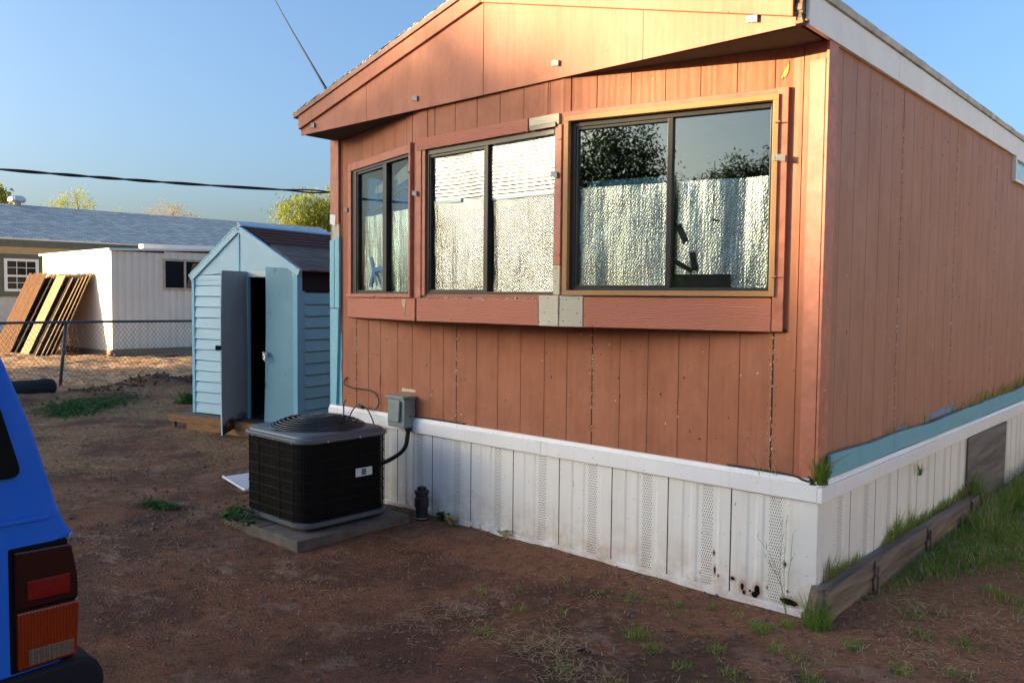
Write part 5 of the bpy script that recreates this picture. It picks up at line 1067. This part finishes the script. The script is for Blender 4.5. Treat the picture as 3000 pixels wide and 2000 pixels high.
kind(cl.build('soil_clods', plain('dark_loose_soil', (.085, .045, .028), .95, var=.4), recalc=False), 'stuff')

# ------------------------------------------------------------------ trees
def tree(name, label, base, trunk_h, blobs, n, leaf, mat, group=None, droop=0, asp=.5, limbs=True, cat='tree', tr=.14):
    b = Vector(base); t = thing(name, b, label, cat, group); w = MB()
    w.tube([b, b+Vector((.05, .03, trunk_h*.5)), b+Vector((.0, .08, trunk_h))], [tr*1.25, tr, tr*.8], 9, True)
    if limbs:
        for c, r in blobs:
            e = b+Vector(c); s_ = b+Vector((0, .08, trunk_h*.95)); m = s_.lerp(e, .5)+Vector((rnd(-.2, .2), rnd(-.2, .2), .15)); w.tube([s_, m, e], [tr*.6, tr*.38, tr*.12], 6)
            for _ in range(4): q = e+Vector((random.gauss(0, 1)*r[0]*.6, random.gauss(0, 1)*r[1]*.6, random.gauss(0, 1)*r[2]*.6)); w.tube([m.lerp(e, .6), q], [tr*.2, tr*.05], 4)
    w.build('trunk', M['trunk'], t, smooth=True)
    cr = MB(); vol = [r[0]*r[1]*r[2] for c, r in blobs]
    for c, r in blobs:
        k = int(n*(r[0]*r[1]*r[2])/sum(vol)); cl = []
        for _ in range(max(8, k//26)):
            d = Vector((random.gauss(0, 1), random.gauss(0, 1), random.gauss(0, 1))).normalized()*(.45+.62*random.random()**.6); cl.append(b+Vector(c)+Vector((d.x*r[0], d.y*r[1], d.z*r[2])))
        for _ in range(k):
            ce = random.choice(cl); q = ce+Vector((random.gauss(0, 1), random.gauss(0, 1), random.gauss(0, 1)*.8-droop*abs(random.gauss(0, 1))))*(.16*(r[0]+r[2])*.5+leaf*.6)
            s = leaf*rnd(.6, 1.3); a = Vector((random.gauss(0, 1), random.gauss(0, 1), random.gauss(0, 1)-(2.2*droop))).normalized(); bb = a.cross(Vector((rnd(-1, 1), rnd(-1, 1), rnd(-1, 1)))).normalized()*s*asp; a = a*s
            cr.add([q-a, q-bb, q+a, q+bb], [(0, 1, 2, 3)])
    cr.build('crown', M[mat], t, recalc=False); return t
tree('shade_tree', 'full yellow green tree rising behind the house roof end beside the trailer', (-45, 27.5, 0), 5, [((0, -1.4, 6.9), (1.3, 1.2, 1.2)), ((0, -.4, 7.7), (1.2, 1.1, 1.1)), ((.2, 1.6, 7.7), (1.6, 1.4, 1.5)), ((0, .5, 6.2), (1.8, 2.0, 1.2)), ((.3, 3.6, 7.6), (1.8, 1.8, 1.6)), ((0, 2.6, 5.6), (1.8, 2.2, 1.4))], 22000, .14, 'leaf_yellow', droop=.9, asp=.22, tr=.2)
tree('desert_tree', 'feathery pale green treetop above the roof ridge near the round vent', (-50, 14.2, 0), 5, [((0, -.9, 6.5), (.4, .4, .5)), ((0, -.2, 6.8), (.4, .5, .7)), ((0, .55, 7.0), (.4, .35, .9)), ((0, 1.1, 6.6), (.4, .35, .6))], 1900, .12, 'leaf_pale', droop=-.6, asp=.10, tr=.1)
tree('desert_tree', 'straw coloured sparse treetop above the middle of the roof ridge', (-55, 22.4, 0), 5, [((0, -.3, 7.3), (1.0, 1.0, .95)), ((0, .4, 7.6), (.8, .8, .6)), ((.2, 1.6, 7.0), (1.0, .9, .45))], 1500, .14, 'leaf_straw', droop=-.3, asp=.07, tr=.1)
tree('shade_tree', 'dark leafy branch tips at the left edge beside the roof vent', (-46, 8.9, 0), 5, [((0, .1, 6.7), (.8, .8, .6)), ((0, -.9, 6.9), (1.0, 1.0, .8)), ((0, .5, 6.0), (.8, .6, .5))], 1500, .13, 'leaf_yellow', asp=.5, tr=.12)
tree('desert_tree', 'low green shrub tops just clearing the roof left of the straw tree', (-52, 17.4, 0), 5, [((0, .2, 6.55), (.5, .5, .45)), ((0, -.6, 6.3), (.5, .5, .4))], 420, .10, 'leaf_pale', droop=-.4, asp=.1, tr=.1)
# trees on the sun side, across the street behind the viewer: seen mirrored in the windows and shading the yard
RP = Vector((.769, -.639, 0)); B0 = Vector((-31.9, -38.4, 0))
LB = 'dark dense street tree behind the viewer, placed and shaped to shade the yard'
TREES = [(-12.6, 9.4, 2.0), (-10.6, 9.8, 2.0), (-8.6, 9.4, 2.0), (-6.6, 9.9, 2.0), (-4.8, 9.7, 1.9), (-3.1, 9.6, 1.5), (-1.8, 9.3, 1.1), (-.5, 8.3, 1.1), (.8, 7.95, 1.5), (2.6, 7.9, 1.8), (4.3, 7.9, 1.6)]  # unseen row, crown heights shaped to set the shade on the front wall
for q, h_, wd in TREES:
    p = B0+RP*q-SUNV*rnd(-2, 2)
    tree('street_tree', LB, (p.x, p.y, 0), h_*.55, [((0, 0, h_-3.3), (wd, wd, 2.0)), ((.4*wd, -.3*wd, h_-2.0), (.8*wd, .8*wd, 1.4)), ((-.4*wd, .3*wd, h_-2.1), (.8*wd, .8*wd, 1.4)), ((rnd(-.3, .3), 0, h_-1.0), (.65*wd, .65*wd, 1.0))], int(4600*wd), .19, 'leaf_dark', 'street trees mirrored in the bay windows', asp=.55, tr=.2)
def screen_hedge():  # added leaf bank that cuts the low glow under the trees
    t = thing('screen_hedge', tuple(B0+RP*-2), 'long low dark leafy screen added behind the viewer to block horizon glow', 'screen_hedge'); cr = MB()
    for _ in range(42000):
        q = rnd(-15, 16); z = 5.2*random.random()**.85; p = B0+RP*q+Vector((random.gauss(0, .45), random.gauss(0, .45), z+.25*math.sin(q*2.1))); a = Vector((random.gauss(0, 1), random.gauss(0, 1), random.gauss(0, 1))).normalized()*.2; b_ = a.cross(Vector((rnd(-1, 1), rnd(-1, 1), rnd(-1, 1)))).normalized()*.12
        cr.add([p-a, p-b_, p+a, p+b_], [(0, 1, 2, 3)])
    cr.build('crown', M['leaf_dark'], t, recalc=False)
screen_hedge()
for x, y, h_, wd, lab in ((-5.0, -22, 7.5, 2.3, 'round topped dark tree mirrored in the left pane of the right window'), (.6, -24, 6.9, 1.6, 'bushy leaning tree mirrored in the right pane of the right window'), (-1.6, -24.5, 6.1, 1.4, 'lower bushy tree mirrored beside the leaning one')):
    tree('street_tree', lab, (x, y, 0), h_*.35, [((0, 0, h_*.42), (wd, wd, h_*.28)), ((.4, 0, h_*.66), (wd*.95, wd*.95, h_*.26)), ((wd*.5, .2, h_*.84), (wd*.45, wd*.45, h_*.15)), ((-wd*.5, .2, h_*.78), (wd*.45, wd*.45, h_*.15))], 42000, .06, 'leaf_dark', 'street trees mirrored in the bay windows', asp=.5, tr=.2)
